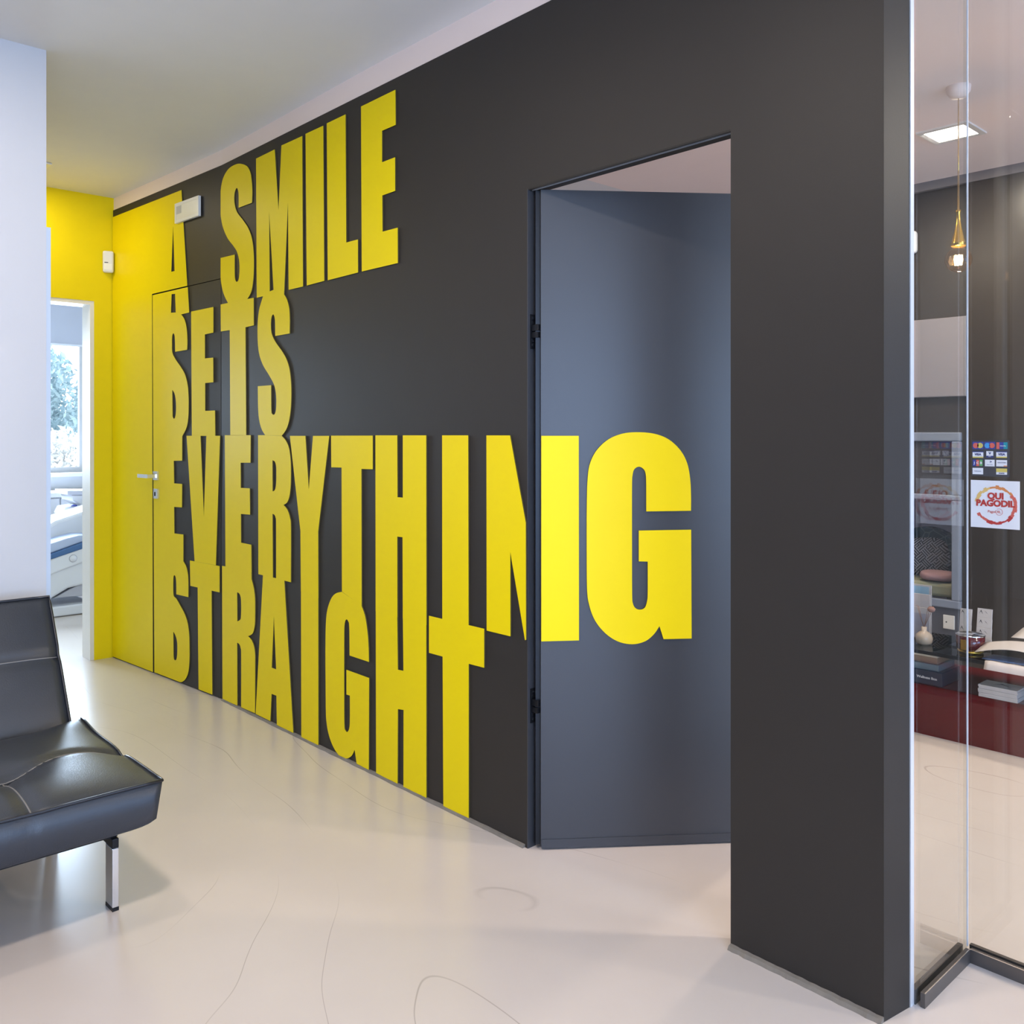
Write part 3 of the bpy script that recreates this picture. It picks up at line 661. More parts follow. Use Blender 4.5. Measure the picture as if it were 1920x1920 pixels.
cs = thing('card_sticker', on_pane(1857, 893), 'sheet of payment card logos stuck on the glass', 'sticker')
flat_rect('sheet', 1822, 825.5, 1893, 893.5, 'dark_pane', cs, y=GY - 0.0008, t=0.0005)
def tile(px0, py0, px1, py1, m, up=0): return flat_rect('tile', px0, py0, px1, py1, m, cs, y=GY - 0.0012 - up, t=0.0003)
def disc(px, py, r, m, nm='disc'):
    c = on_y(px, py, GY - 0.0015); rr = r * 2.22 / F
    vs_ = [(c.x + rr * math.cos(2 * math.pi * i / 20), y, c.z + rr * math.sin(2 * math.pi * i / 20)) for y in (c.y, c.y + 0.0002) for i in range(20)]
    return mesh(nm, vs_, [tuple(range(20)), tuple(range(39, 19, -1))] + [(i, (i + 1) % 20, (i + 1) % 20 + 20, i + 20) for i in range(20)], m, cs)
cp = crop((1690, 780), 8.348)
def cxy(x, y): return cp([(x, y)])[0]
def tl(x0, y0, x1, y1, m, up=0): p, q = cxy(x0, y0), cxy(x1, y1); return tile(p[0], p[1], q[0], q[1], m, up)
def tt(body, x, y, size, m, off=0.0, sx=1.0):
    p = cxy(x, y); c = on_y(p[0], p[1], GY - 0.0017); text('lettering', body, size, c, XD, ZD, m, cs, off=off, extrude=0.0001, sx=sx)
tl(1115, 405, 1285, 518, 'print_blue'); disc(*cxy(1165, 462), 5.2, 'print_coral'); disc(*cxy(1232, 462), 5.2, 'print_gold')
tl(1300, 405, 1468, 518, 'print_blue'); disc(*cxy(1345, 462), 5.0, 'print_sky'); disc(*cxy(1418, 462), 5.0, 'print_coral')
tl(1488, 412, 1535, 518, 'print_coral'); tl(1535, 412, 1600, 518, 'print_blue'); tl(1600, 412, 1662, 518, 'print_teal'); tt('UnionPay', 1590, 468, 0.0034, 'print_white', 0.0001)
for x0 in (1115, 1485):
    tl(x0, 560, x0 + 168, 655, 'print_white'); tl(x0, 636, x0 + 168, 655, 'print_gold', 0.0002); tl(x0, 558, x0 + 168, 568, 'print_blue', 0.0002); tt('VISA', x0 + 84, 602, 0.0078, 'print_navy', 0.0003)
tl(1330, 550, 1438, 622, 'print_white'); tl(1330, 622, 1438, 652, 'print_navy'); tt('V', 1385, 586, 0.0085, 'print_navy', 0.0004); tt('PAY', 1384, 634, 0.0034, 'print_white')
for i, (m_, ch) in enumerate((('print_blue', 'J'), ('print_coral', 'C'), ('print_green', 'B'))):
    tl(1120 + i * 52, 684, 1166 + i * 52, 782, m_); tt(ch, 1143 + i * 52, 735, 0.0080, 'print_white', 0.0003)
tl(1308, 684, 1460, 788, 'print_white'); tt('>', 1400, 718, 0.0085, 'print_navy', 0.0003); tt('Diners Club', 1384, 762, 0.0026, 'print_navy')
tl(1485, 690, 1655, 790, 'print_white'); tl(1600, 776, 1655, 790, 'print_orange', 0.0002); tt('DISCOVER', 1570, 732, 0.0040, 'print_navy')
tl(1115, 812, 1280, 912, 'print_white'); tt('Findomestic', 1198, 862, 0.0033, 'print_navy')
tl(1485, 822, 1655, 880, 'print_gold'); tl(1485, 880, 1655, 918, 'print_white'); tt('POSTE', 1570, 900, 0.0042, 'print_navy', 0.0002)

# ------------------------------------------------------------------ small fittings on the walls
# emergency light over the corridor door
u0, z0 = FAR.uv(327.5, 417, 0.019); u1, z1 = FAR.uv(372, 371, 0.019)
el = thing('emergency_light', FAR.P((u0 + u1) / 2, z0, 0.02), 'white rectangular emergency light over the flush door', 'light fitting')
eh = z1 - z0; za = z0 - 0.006; zb = za + 0.104
prism('housing', FAR, f3(u0, u1, za, zb), 0.015, 0.0055, 'white_plastic', el)
prism('bezel', FAR, [[(u0, za), (u1, za), (u1, zb), (u0, zb)], [(u0 + 0.014, za + 0.014), (u0 + 0.014, zb - 0.014), (u1 - 0.014, zb - 0.014), (u1 - 0.014, za + 0.014)]], 0.019, 0.015, 'white_plastic', el)
prism('diffuser', FAR, f3(u0 + 0.014, u1 - 0.014, za + 0.014, zb - 0.014), 0.0175, 0.015, 'diffuser', el)
prism('indicator', FAR, f3(u0 + 0.016, u0 + 0.07, za + 0.045, zb - 0.018), 0.018, 0.0175, 'grey_plastic', el)
# motion detector in the corner
c = on_x(205, 491, -5.53)   # corner detector
md = thing('motion_detector', (X_END, c.y, c.z - 0.06), 'small white motion detector in the yellow corner', 'sensor')
Mx = Matrix.Translation((X_END + 0.022, 1.897, c.z)) @ Matrix.Rotation(-0.35, 4, 'Z')
box('casing', -0.017, 0.02, -0.030, 0.030, -0.064, 0.064, 'white_plastic', md, 0.012, M=Mx, seg=4)
box('lens', 0.0185, 0.022, -0.022, 0.022, -0.050, -0.012, 'diffuser', md, 0.001, M=Mx)
box('status_window', 0.0195, 0.0212, -0.020, 0.000, -0.008, -0.004, 'black_gap', md, M=Mx)
# sensor in the reception
c = on_y(1711, 455, RY - 0.02)
s2 = thing('wall_sensor', (c.x, RY, c.z - 0.07), 'white rounded sensor on the dark reception wall', 'sensor')
box('casing', c.x - 0.035, c.x + 0.028, RY - 0.05, RY - 0.002, c.z - 0.065, c.z + 0.065, 'white_plastic', s2, 0.02, seg=4)
box('lens', c.x - 0.02, c.x + 0.014, RY - 0.052, RY - 0.049, c.z - 0.04, c.z - 0.005, 'diffuser', s2)

# recessed ceiling lamps
def ceiling_lamp(x, y, z, power, colr, label, group):
    zc = CE(x) if y < 2.0 else 2.756
    t = thing('ceiling_lamp', (x, y, zc - 0.008), label, 'ceiling lamp', group)
    s, f_ = 0.091, 0.118
    bm = bmesh.new()
    bm_box(bm, x - f_, x + f_, y - f_, y - s, zc - 0.008, zc); bm_box(bm, x - f_, x + f_, y + s, y + f_, zc - 0.008, zc)
    bm_box(bm, x - f_, x - s, y - s, y + s, zc - 0.008, zc); bm_box(bm, x + s, x + f_, y - s, y + s, zc - 0.008, zc)
    bmobj('frame', bm, 'white_plastic', t)
    box('diffuser', x - s, x + s, y - s, y + s, zc - 0.004, zc - 0.001, 'lamp_panel', t)
    a_ = area('lamp_light', (x, y, zc - 0.010), (x, y, 0), 0.18, 0.18, power, colr)
    a_.parent = t; a_.location = (0, 0, -0.004); a_.rotation_euler = (0, 0, 0)
for i, (x, y, z, p_, c_) in enumerate(LAMPS):
    lab = ('unseen square recessed lamp in the ceiling of the waiting hall', 'lamps of the waiting hall') if i < 5 else \
          ('square recessed lamp in the ceiling by the yellow doorway', None) if i == 5 else \
          ('square lit lamp in the reception ceiling, over the red bench', None) if i == 6 else ('unseen square lamp elsewhere in the reception ceiling', 'other lamps of the reception')
    ceiling_lamp(x, y, z, p_, c_, *lab)

# ------------------------------------------------------------------ sofa
SF, SB_, SY0, SY1 = -2.497, -3.17, -1.05, 1.000     # front, back, ends of the seat
so = thing('sofa_bed', (-2.85, 0, 0), 'black leather sofa with tufted seat and chrome legs by white wall', 'sofa')
def cushion(name, cols, rows, fn, thick_dir, parent):
    """closed pad: fn(i,j)->(front point, back point)"""
    A, Bk = [], []
    for i in range(cols + 1):
        for j in range(rows + 1):
            p, q = fn(i / cols, j / rows); A.append(p); Bk.append(q)
    n = len(A); R = rows + 1; fs = []
    for i in range(cols):
        for j in range(rows):
            a = i * R + j
            fs.append((a, a + 1, a + R + 1, a + R)); fs.append((a + n, a + R + n, a + R + 1 + n, a + 1 + n))
    ring = [i * R for i in range(cols + 1)] + [cols * R + j for j in range(1, R)] + [i * R + rows for i in range(cols - 1, -1, -1)] + [j for j in range(rows - 1, 0, -1)]
    for k in range(len(ring)):
        a, b = ring[k], ring[(k + 1) % len(ring)]; fs.append((a, b, b + n, a + n))
    return mesh(name, A + Bk, fs, 'leather', parent, smooth=True)
def puff(v, w=0.035):   # rises from the edge
    e = min(v, 1 - v); return 1 - math.exp(-e / w)
SEAM = lambda y: -2.815 + 0.040 * math.cos((y - 0.67) * 2 * math.pi / 0.40)     # wavy seam along the seat
TUFT_X, TUFT_Y = -2.775, (0.67, 0.27, -0.13, -0.53, -0.93)
def seat_top(x, y):
    u = (y - SY0) / (SY1 - SY0); v = (x - SB_) / (SF - SB_)
    z = 0.362 + 0.026 * puff(u, 0.04) * puff(v, 0.10)
    d = abs(x - SEAM(y))
    z -= 0.010 * math.exp(-(d / 0.018) ** 2)
    for ty in TUFT_Y:
        z -= 0.020 * math.exp(-((y - ty) ** 2 + (x - TUFT_X) ** 2) / 0.006)
        if x > TUFT_X: z -= 0.008 * math.exp(-((y - ty) / 0.018) ** 2)
    # pulled-up back corners
    z += 0.018 * math.exp(-((y - SY1) ** 2 + (x - SB_) ** 2) / 0.010) - 0.006 * math.exp(-((y - SY1) / 0.06) ** 2) * math.exp(-((x + 2.81) / 0.05) ** 2)
    return z
def seat_fn(a, b):
    y = SY0 + (SY1 - SY0) * a; x = SB_ + (SF - SB_) * b
    tx = SB_ + 0.012 + (SF - SB_ - 0.024) * b; ty = SY0 + 0.012 + (SY1 - SY0 - 0.024) * a
    zb = 0.232 + 0.012 * (1 - puff(a, 0.01)) + 0.012 * (1 - puff(b, 0.02))
    return Vector((x, y, seat_top(x, y))), Vector((tx, ty, zb))
cushion('seat', 120, 44, seat_fn, None, so)
# seat side bulge
seat = [c_ for c_ in so.children if c_.name.startswith('seat')][0]
# piping round the seat
pp = []
for k in range(41): pp.append((SF, SY0 + (SY1 - SY0) * k / 40))
for k in range(1, 21): pp.append((SF + (SB_ - SF) * k / 20, SY1))
tube('piping', [(x, y, seat_top(x, y) + 0.001) for x, y in pp], 0.0045, 'leather_piping', seat, 6)
tube('seam', [(SEAM(y), y, seat_top(SEAM(y), y) + 0.0015) for y in [SY0 + 0.02 + (SY1 - SY0 - 0.04) * k / 80 for k in range(81)]], 0.0022, 'thread', seat, 5)
for ty in TUFT_Y:
    tube('seam', [(x, ty, seat_top(x, ty) + 0.0015) for x in [TUFT_X + (SF - TUFT_X - 0.005) * k / 16 for k in range(17)]], 0.0022, 'thread', seat, 5)
# backrest: leaning pad
BB, BT = Vector((-3.255, 0, 0.318)), Vector((-3.505, 0, 0.742))
bdir = (BT - BB).normalized(); bn = Vector((bdir.z, 0, -bdir.x))
def back_fn(a, b):
    y = SY0 + (SY1 - 0.004 - SY0) * a
    g = 0.024 * puff(a, 0.04) * puff(b, 0.10)
    hl = (BT - BB).length
    g -= 0.012 * math.exp(-((b - 0.545) / 0.03) ** 2)
    p = BB + bdir * hl * b + bn * (g - 0.004); q = BB + bdir * (0.012 + (hl - 0.024) * b) - bn * 0.115
    p.y = y; q.y = SY0 + 0.012 + (SY1 - SY0 - 0.028) * a
    return p, q
cushion('backrest', 60, 24, back_fn, None, so)
br = [c_ for c_ in so.children if c_.name.startswith('backrest')][0]
edge = [back_fn(k / 40, 1)[0] + bn * 0.001 for k in range(41)] + [back_fn(1, 1 - k / 16)[0] + bn * 0.001 for k in range(1, 17)]
tube('piping', edge, 0.0050, 'leather_piping', br, 6)
tube('seam', [back_fn(k / 40, 0.545)[0] + bn * 0.0012 for k in range(41)], 0.0022, 'thread', br, 5)
# under-frame and sled legs
box('base_frame', -3.10, -2.60, SY0 + 0.06, SY1 - 0.085, 0.200, 0.240, 'black_metal', so)
for yl in (0.905, -0.95):
    lg = box('leg', -2.639, -2.585, yl - 0.009, yl + 0.009, 0.010, 0.174, 'chrome', so, 0.002)
    box('foot', -2.639, -2.585, yl - 0.009, yl + 0.009, 0.0, 0.010, 'black_metal', lg)
    l2 = box('leg', -3.179, -3.125, yl - 0.009, yl + 0.009, 0.010, 0.174, 'chrome', so, 0.002)
    box('foot', -3.179, -3.125, yl - 0.009, yl + 0.009, 0.0, 0.010, 'black_metal', l2)
    box('leg_rail', -3.179, -2.585, yl - 0.009, yl + 0.009, 0.174, 0.200, 'black_metal', so, 0.002)

# ------------------------------------------------------------------ surgery: blind, dental chair, cabinet
rb = thing('roller_blind', (WX + 0.03, (WY0 + WY1) / 2, 2.118), 'pale grey roller blind half lowered over the surgery window', 'blind')
box('fabric', WX + 0.024, WX + 0.027, WY0 - 0.02, WY1 + 0.0, 2.130, 2.60, 'blind', rb)
box('bottom_bar', WX + 0.018, WX + 0.034, WY0 - 0.02, WY1 + 0.0, 2.112, 2.130, 'alu_pale', rb, 0.003)
tube('roller', [(WX + 0.03, WY0 - 0.02, 2.62), (WX + 0.03, WY1, 2.62)], 0.028, 'alu_pale', rb, 12)
tube('bead_chain', [(WX + 0.03, WY1 + 0.012, 2.62), (WX + 0.03, WY1 + 0.012, 1.10)], 0.004, 'white_plastic', rb, 6)

DX = -7.05     # near flank of the dental chair
def chair_side(name, prof, x0, x1, m, parent, bev=0.012):
    """profile in (y,z) extruded along x"""
    n = len(prof); vs_ = [(x0, y, z) for y, z in prof] + [(x1, y, z) for y, z in prof]
    tri = tessellate_polygon([[Vector((y, z, 0)) for y, z in prof]])
    me = bpy.data.meshes.new(name)
    bm = bmesh.new(); V = [bm.verts.new(v) for v in vs_]
    bm.faces.new(V[:n]); bm.faces.new(V[n:][::-1])
    for i in range(n): bm.faces.new((V[i], V[(i + 1) % n], V[(i + 1) % n + n], V[i + n]))
    bmesh.ops.recalc_face_normals(bm, faces=bm.faces)
    bmesh.ops.bevel(bm, geom=[e for e in bm.edges if abs(e.verts[0].co.x - e.verts[1].co.x) < 1e-6], offset=bev, segments=3, affect='EDGES', profile=0.5)
    return bmobj(name, bm, m, parent)
def DP(px, py, x=DX): p = on_x(px, py, x); return (p.y, p.z)
base_p = on_x(128, 1137, DX)
dc = thing('dental_chair', (DX - 0.25, 2.1, 0), 'white dental chair with blue upholstery in the room beyond', 'dental chair')
chair_side('base', [(1.45, 0.004), (2.36, 0.004), (2.36, 0.050), (2.30, 0.078), (1.50, 0.078), (1.45, 0.050)], DX, DX - 0.56, 'dental_white', dc)
chair_side('linkage', [DP(100, 1122, DX - .05), DP(132, 1104, DX - .05), DP(205, 1072, DX - .05), DP(205, 1112, DX - .05)], DX - 0.05, DX - 0.48, 'dental_grey', dc, 0.006)
chair_side('lower_shell', [DP(66, 1078), DP(95, 1074), DP(163, 1034), DP(230, 1005), DP(230, 1078), DP(163, 1096), DP(130, 1104), DP(97, 1124), DP(66, 1128)], DX - 0.02, DX - 0.50, 'dental_white', dc, 0.02)
chair_side('seat_shell', [DP(40, 1066), DP(95, 1048), DP(163, 1022), DP(235, 994), DP(235, 1022), DP(163, 1052), DP(96, 1078), DP(40, 1090)], DX, DX - 0.54, 'dental_white', dc, 0.015)
chair_side('cushion_edge', [DP(30, 1052), DP(92, 1040), DP(163, 1014), DP(240, 984), DP(240, 996), DP(163, 1026), DP(92, 1050), DP(30, 1066)], DX + 0.01, DX - 0.55, 'dental_blue', dc, 0.008)
chair_side('seat_cushion', [DP(30, 1034), DP(92, 1021), DP(125, 1010), DP(150, 1004), DP(200, 1003), DP(240, 984), DP(240, 990), DP(163, 1014), DP(92, 1040), DP(30, 1053)], DX - 0.02, DX - 0.53, 'dental_pale_blue', dc, 0.010)
c = on_x(137, 1047, DX)
lathe('pivot_cap', [(0.0, 0.012), (0.022, 0.010), (0.028, 0.0)], (c.x + 0.001, c.y, c.z), 'dental_white', dc, 20, M=Matrix.Rotation(math.pi / 2, 4, 'Y'))
chair_side('backrest', [DP(60, 1000, DX - .3), DP(100, 975, DX - .3), DP(170, 952, DX - .3), DP(240, 925, DX - .3), DP(240, 985, DX - .3), DP(160, 1002, DX - .3), DP(60, 1034, DX - .3)], DX - 0.25, DX - 0.60, 'dental_white', dc, 0.03)
# instrument tray on an arm
dt = thing('dental_unit', on_x(150, 1005, DX - 0.75), 'white instrument tray with a lamp arm behind the dental chair', 'dental unit')
dt.location.z = 0
chair_side('tray', [DP(121, 919, DX - .7), DP(250, 919, DX - .7), DP(250, 927, DX - .7), DP(121, 927, DX - .7)], DX - 0.62, DX - 0.95, 'dental_grey', dt, 0.006)
chair_side('tray_body', [DP(130, 927, DX - .7), DP(250, 927, DX - .7), DP(250, 948, DX - .7), DP(150, 948, DX - .7), DP(132, 938, DX - .7)], DX - 0.64, DX - 0.93, 'dental_white', dt, 0.012)
chair_side('headrest', [DP(112, 962, DX - .7), DP(118, 950, DX - .7), DP(140, 946, DX - .7), DP(150, 955, DX - .7), DP(128, 960, DX - .7), DP(113, 966, DX - .7)], DX - 0.64, DX - 0.85, 'dental_white', dt, 0.006)
c = on_x(139, 949, DX - 0.62)
lathe('knob', [(0.0, 0.014), (0.022, 0.010), (0.024, 0.0)], c, 'print_blue', dt, 14)
c = on_x(185, 940, DX - 0.8)
tube('column', [(DX - 0.8, c.y, 0.0), (DX - 0.8, c.y, c.z)], 0.05, 'dental_white', dt, 14)
# low cupboard under the window
cb = thing('cupboard', (-8.36, 2.0, 0), 'long white cupboard under the surgery window', 'cupboard')
box('carcass', -8.58, -8.16, 0.6, 3.6, 0.08, 0.80, 'white_paint', cb, 0.003)
box('worktop', -8.59, -8.13, 0.58, 3.62, 0.80, 0.84, 'dental_white', cb, 0.004)
box('plinth', -8.58, -8.20, 0.62, 3.58, 0.0, 0.08, 'grey_plastic', cb)
for k in range(5):
    d_ = box('door', -8.16, -8.142, 0.605 + k * 0.6, 1.195 + k * 0.6, 0.09, 0.79, 'white_paint', cb, 0.003)
    box('handle', -8.142, -8.128, 0.66 + k * 0.6, 0.86 + k * 0.6, 0.73, 0.742, 'alu', d_, 0.002)

# garden outside
struct(box('ground', -26, -8.8, -6, 14, -0.4, -0.3, 'ground'))
def shrub(x, y, h, r, n, m, label, seed, leaf=0.05):
    random.seed(seed)
    t = thing('shrub', (x, y, -0.3), label, 'shrub', None)
    vs_, fs_ = [], []
    clumps = [(Vector((x + random.uniform(-r, r) * 0.7, y + random.uniform(-r, r) * 0.7, -0.3 + h * random.uniform(0.15, 0.86))), r * random.uniform(0.3, 0.55)) for _ in range(16)]
    for i in range(n):
        c_, cr = random.choice(clumps)
        d_ = Vector((random.gauss(0, 1), random.gauss(0, 1), random.gauss(0, 0.9))).normalized() * cr * random.uniform(0.6, 1.0)
        p = c_ + d_
        a_ = Vector((random.gauss(0, 1), random.gauss(0, 1), random.gauss(0, 1))).normalized(); b_ = a_.orthogonal().normalized()
        s = leaf * random.uniform(0.6, 1.4); k = len(vs_)
        vs_ += [p - a_ * s, p + b_ * s * 0.35, p + a_ * s, p - b_ * s * 0.35]; fs_.append((k, k + 1, k + 2, k + 3))
    o_ = mesh('foliage', vs_, fs_, m, t, fix=False); o_['kind'] = 'stuff'
    for k in range(5):
        c_ = clumps[k][0]
        tube('branch', [(x + 0.03 * k, y, -0.3), (x + (c_.x - x) * 0.4, y + (c_.y - y) * 0.4, -0.3 + (c_.z + 0.3) * 0.5), c_], [0.03, 0.02, 0.008], 'bark', t, 6)
shrub(-15.2, 4.05, 3.0, 1.15, 7000, 'leaf_blue', 'tall blue-green tree crown behind the pale shrubs outside', 11, 0.07)
shrub(-12.4, 3.75, 1.95, 0.75, 6000, 'leaf_pale', 'pale feathery shrub outside the surgery window, the taller one', 12, 0.05)
shrub(-10.8, 2.75, 1.25, 0.60, 5000, 'leaf_pale', 'low pale shrub right below the surgery window', 13, 0.04)
shrub(-13.6, 2.2, 1.9, 0.6, 4000, 'leaf_blue', 'small blue-green shrub between the pale ones outside', 14, 0.05)

# ------------------------------------------------------------------ reception furniture
# white panel reflected in the side glass, built as a solid cabinet
px_ = on_y(1812, 600, RY - 0.02)
wb = thing('reflected_panel', ((-2.9 + px_.x) / 2, RY - 0.02, 1.533), 'reflected white panel, built as a flat cabinet on the dark reception wall', 'cabinet')
box('body', -2.90, px_.x, RY - 0.018, RY - 0.0005, 1.533, 1.977, 'white_board', wb, 0.002)
box('door', -2.90, px_.x - 0.0, RY - 0.030, RY - 0.0185, 1.535, 1.975, 'white_board', wb, 0.003)
# frame reflected in the side glass, built as a solid niche front
gf = struct(empty('window_4', ((N_X0 + N_X1) / 2, RY, NZ[0])), 'reflected grey metal frame built as a niche, dark pane above an open lower half')
W_ = 0.05
def fbar(x0, x1, z0, z1):
    o_ = box('frame_bar', x0, x1, RY - 0.03, RY - 0.002, z0, z1, 'niche_frame', gf, 0.006)
    return o_
fbar(N_X0 - 0.03, N_X1 + 0.005, NZ[2] - W_, NZ[2]); fbar(N_X0 - 0.03, N_X1 + 0.005, NZ[1], NZ[1] + 0.03); fbar(N_X0 - 0.03, N_X1 + 0.005, NZ[0] - 0.03, NZ[0] + 0.015)
fbar(N_X1 - 0.045, N_X1 + 0.005, NZ[0] + 0.015, NZ[1]); fbar(N_X1 - 0.045, N_X1 + 0.005, NZ[1] + 0.03, NZ[2] - W_)
fbar(N_X0 - 0.03, N_X0 + 0.02, NZ[0] + 0.015, NZ[1]); fbar(N_X0 - 0.03, N_X0 + 0.02, NZ[1] + 0.03, NZ[2] - W_)
box('pane', N_X0 + 0.02, N_X1 - 0.045, RY - 0.008, RY - 0.002, NZ[1] + 0.03, NZ[2] - W_, 'dark_pane', gf)
struct(box('wall_dado', N_X0 - 0.03, N_X1 + 0.005, RY - 0.012, RY - 0.0005, 0.0, NZ[0] - 0.03, 'grey_panel'))
# chair and cushions reflected in the side glass, built solid in the niche
c = on_y(1722, 1075, 5.55)
ac = thing('armchair', (c.x, 5.6, 0), 'reflected round-backed teal patterned armchair, built solid in the niche', 'chair')
bm = bmesh.new()
n = 28; ar = []
for y in (5.62, 5.72):
    for k in range(n + 1):
        q = math.pi * k / n; ar.append((c.x + 0.235 * math.cos(q), y, 0.50 + 0.255 * math.sin(q) ** 0.85))
V = [bm.verts.new(v) for v in ar]
bm.faces.new(V[:n + 1]); bm.faces.new(V[n + 1:][::-1])
for k in range(n): bm.faces.new((V[k], V[k + 1], V[k + 1 + n + 1], V[k + n + 1]))
bm.faces.new((V[0], V[n], V[2 * n + 1], V[n + 1]))
bmesh.ops.recalc_face_normals(bm, faces=bm.faces)
bmobj('backrest', bm, 'teal_fabric', ac)
box('seat', c.x - 0.24, c.x + 0.30, 5.30, 5.74, 0.395, 0.475, 'olive_fabric', ac, 0.02, seg=3)
for dx in (-0.2, 0.25):
    for y in (5.42, 5.70): tube('leg', [(c.x + dx, y, 0.0), (c.x + dx * 0.92, y, 0.40)], 0.014, 'wood_reed', ac, 8)
def pillow(name, c, sx, sy, sz, m, label, rz=0.0):
    vs_, fs_ = [], []; n_, m2 = 20, 12
    for j in range(m2 + 1):
        v = math.pi * j / m2
        for i in range(n_):
            u = 2 * math.pi * i / n_
            e = lambda q: math.copysign(abs(q) ** 0.6, q)
            P = Vector((sx * e(math.cos(u)) * math.sin(v) ** 0.7, sy * math.cos(v), sz * e(math.sin(u)) * math.sin(v) ** 0.7))
            P.rotate(Matrix.Rotation(rz, 3, 'Y')); vs_.append(P + Vector(c))
    for j in range(m2):
        for i in range(n_): fs_.append((j * n_ + i, j * n_ + (i + 1) % n_, (j + 1) * n_ + (i + 1) % n_, (j + 1) * n_ + i))
    return tag(mesh(name, vs_, fs_, m, None, smooth=True), label, 'cushion')
pillow('cushion', (c.x + 0.01, 5.53, 0.585), 0.185, 0.055, 0.115, 'weave', 'reflected black and white basket-weave cushion on the teal armchair', -0.15)
pillow('cushion', (c.x + 0.19, 5.375, 0.508), 0.10, 0.085, 0.030, 'pink_fabric', 'reflected flat dusty pink cushion on the armchair seat')
# power outlet
o1 = on_y(1769, 1152, RY - 0.014); o2 = on_y(1790.5, 1181, RY - 0.014)
ot = thing('power_outlet', ((o1.x + o2.x) / 2, RY - 0.013, o2.z), 'cream power outlet on the grey panel behind the bench', 'outlet')
box('plate', o1.x, o2.x, RY - 0.022, RY - 0.0125, o2.z, o1.z, 'white_plastic', ot, 0.003)
tube('socket_hole', [((o1.x * 0.7 + o2.x * 0.3), RY - 0.0228, (o1.z + o2.z) / 2), ((o1.x * 0.7 + o2.x * 0.3), RY - 0.0215, (o1.z + o2.z) / 2)], 0.004, 'black_gap', ot, 10)

# red bench with a glass shelf
BY, BZ, GZ = 4.05, 0.213, 0.378
rbn = thing('red_bench', (-0.9, BY + 0.25, 0), 'glossy dark red low bench with a smoked glass shelf', 'bench')
bm = bmesh.new(); bm_box(bm, -2.75, 1.3, BY, BY + 0.50, 0.0, BZ)
bmesh.ops.bevel(bm, geom=[e for e in bm.edges if all(abs(v.co.y - BY) < 1e-5 and abs(v.co.z - BZ) < 1e-5 for v in e.verts)], offset=0.030, segments=6, affect='EDGES', profile=0.5)
bmesh.ops.recalc_face_normals(bm, faces=bm.faces)
bmobj('body', bm, 'red_gloss', rbn)
box('glass_shelf', -2.75, 1.3, BY - 0.04, BY + 0.36, GZ - 0.014, GZ, 'table_glass', rbn)
box('shelf_edge', -2.75, 1.3, BY - 0.044, BY - 0.040, GZ - 0.0145, GZ + 0.0005, 'black_metal', rbn)
for x in (-2.6, -1.05, 0.9):
    box('support', x - 0.015, x + 0.015, BY + 0.28, BY + 0.31, BZ - 0.001, GZ - 0.014, 'chrome', rbn, 0.003)
GP = lambda px, y: on_y(px, 1000, y).x

# reed diffuser
x = GP(1732.5, 4.14); y = 4.14
rd = thing('reed_diffuser', (x, y, GZ), 'frosted reed diffuser bottle with brown reeds on the glass shelf', 'diffuser')
lathe('bottle', [(0.024, 0.0), (0.034, 0.008), (0.037, 0.026), (0.033, 0.044), (0.018, 0.056), (0.011, 0.060), (0.012, 0.078), (0.0, 0.078)], (x, y, GZ), 'amber', rd, 24)
for a_, b_ in ((-0.038, 0.012), (-0.020, -0.01), (0.030, 0.0), (0.036, 0.014), (0.024, -0.014)):
    tube('reed', [(x, y, GZ + 0.072), (x + a_, y + b_, GZ + 0.17)], 0.0014, 'wood_reed', rd, 5)
lathe('flower', [(0.0, -0.012), (0.014, -0.006), (0.018, 0.004), (0.010, 0.014), (0.0, 0.012)], (x + 0.032, y, GZ + 0.158), 'flower', rd, 12)
# candle
x = GP(1819.5, 4.13); y = 4.13
ca_ = thing('candle', (x, y, GZ), 'dark red glass candle with a gold band on the glass shelf', 'candle')
lathe('foot', [(0.045, 0.0), (0.052, 0.004), (0.052, 0.010), (0.048, 0.014)], (x, y, GZ), 'gold', ca_, 28)
lathe('jar', [(0.050, 0.014), (0.056, 0.022), (0.058, 0.075), (0.054, 0.076), (0.053, 0.060), (0.0, 0.060)], (x, y, GZ), 'candle_red', ca_, 28)
lathe('rim', [(0.0585, 0.074), (0.0592, 0.077), (0.0575, 0.080), (0.0545, 0.078)], (x, y, GZ), 'chrome', ca_, 28)
box('label', x - 0.018, x + 0.008, y - 0.0605, y - 0.0570, GZ + 0.018, GZ + 0.062, 'gold', ca_)
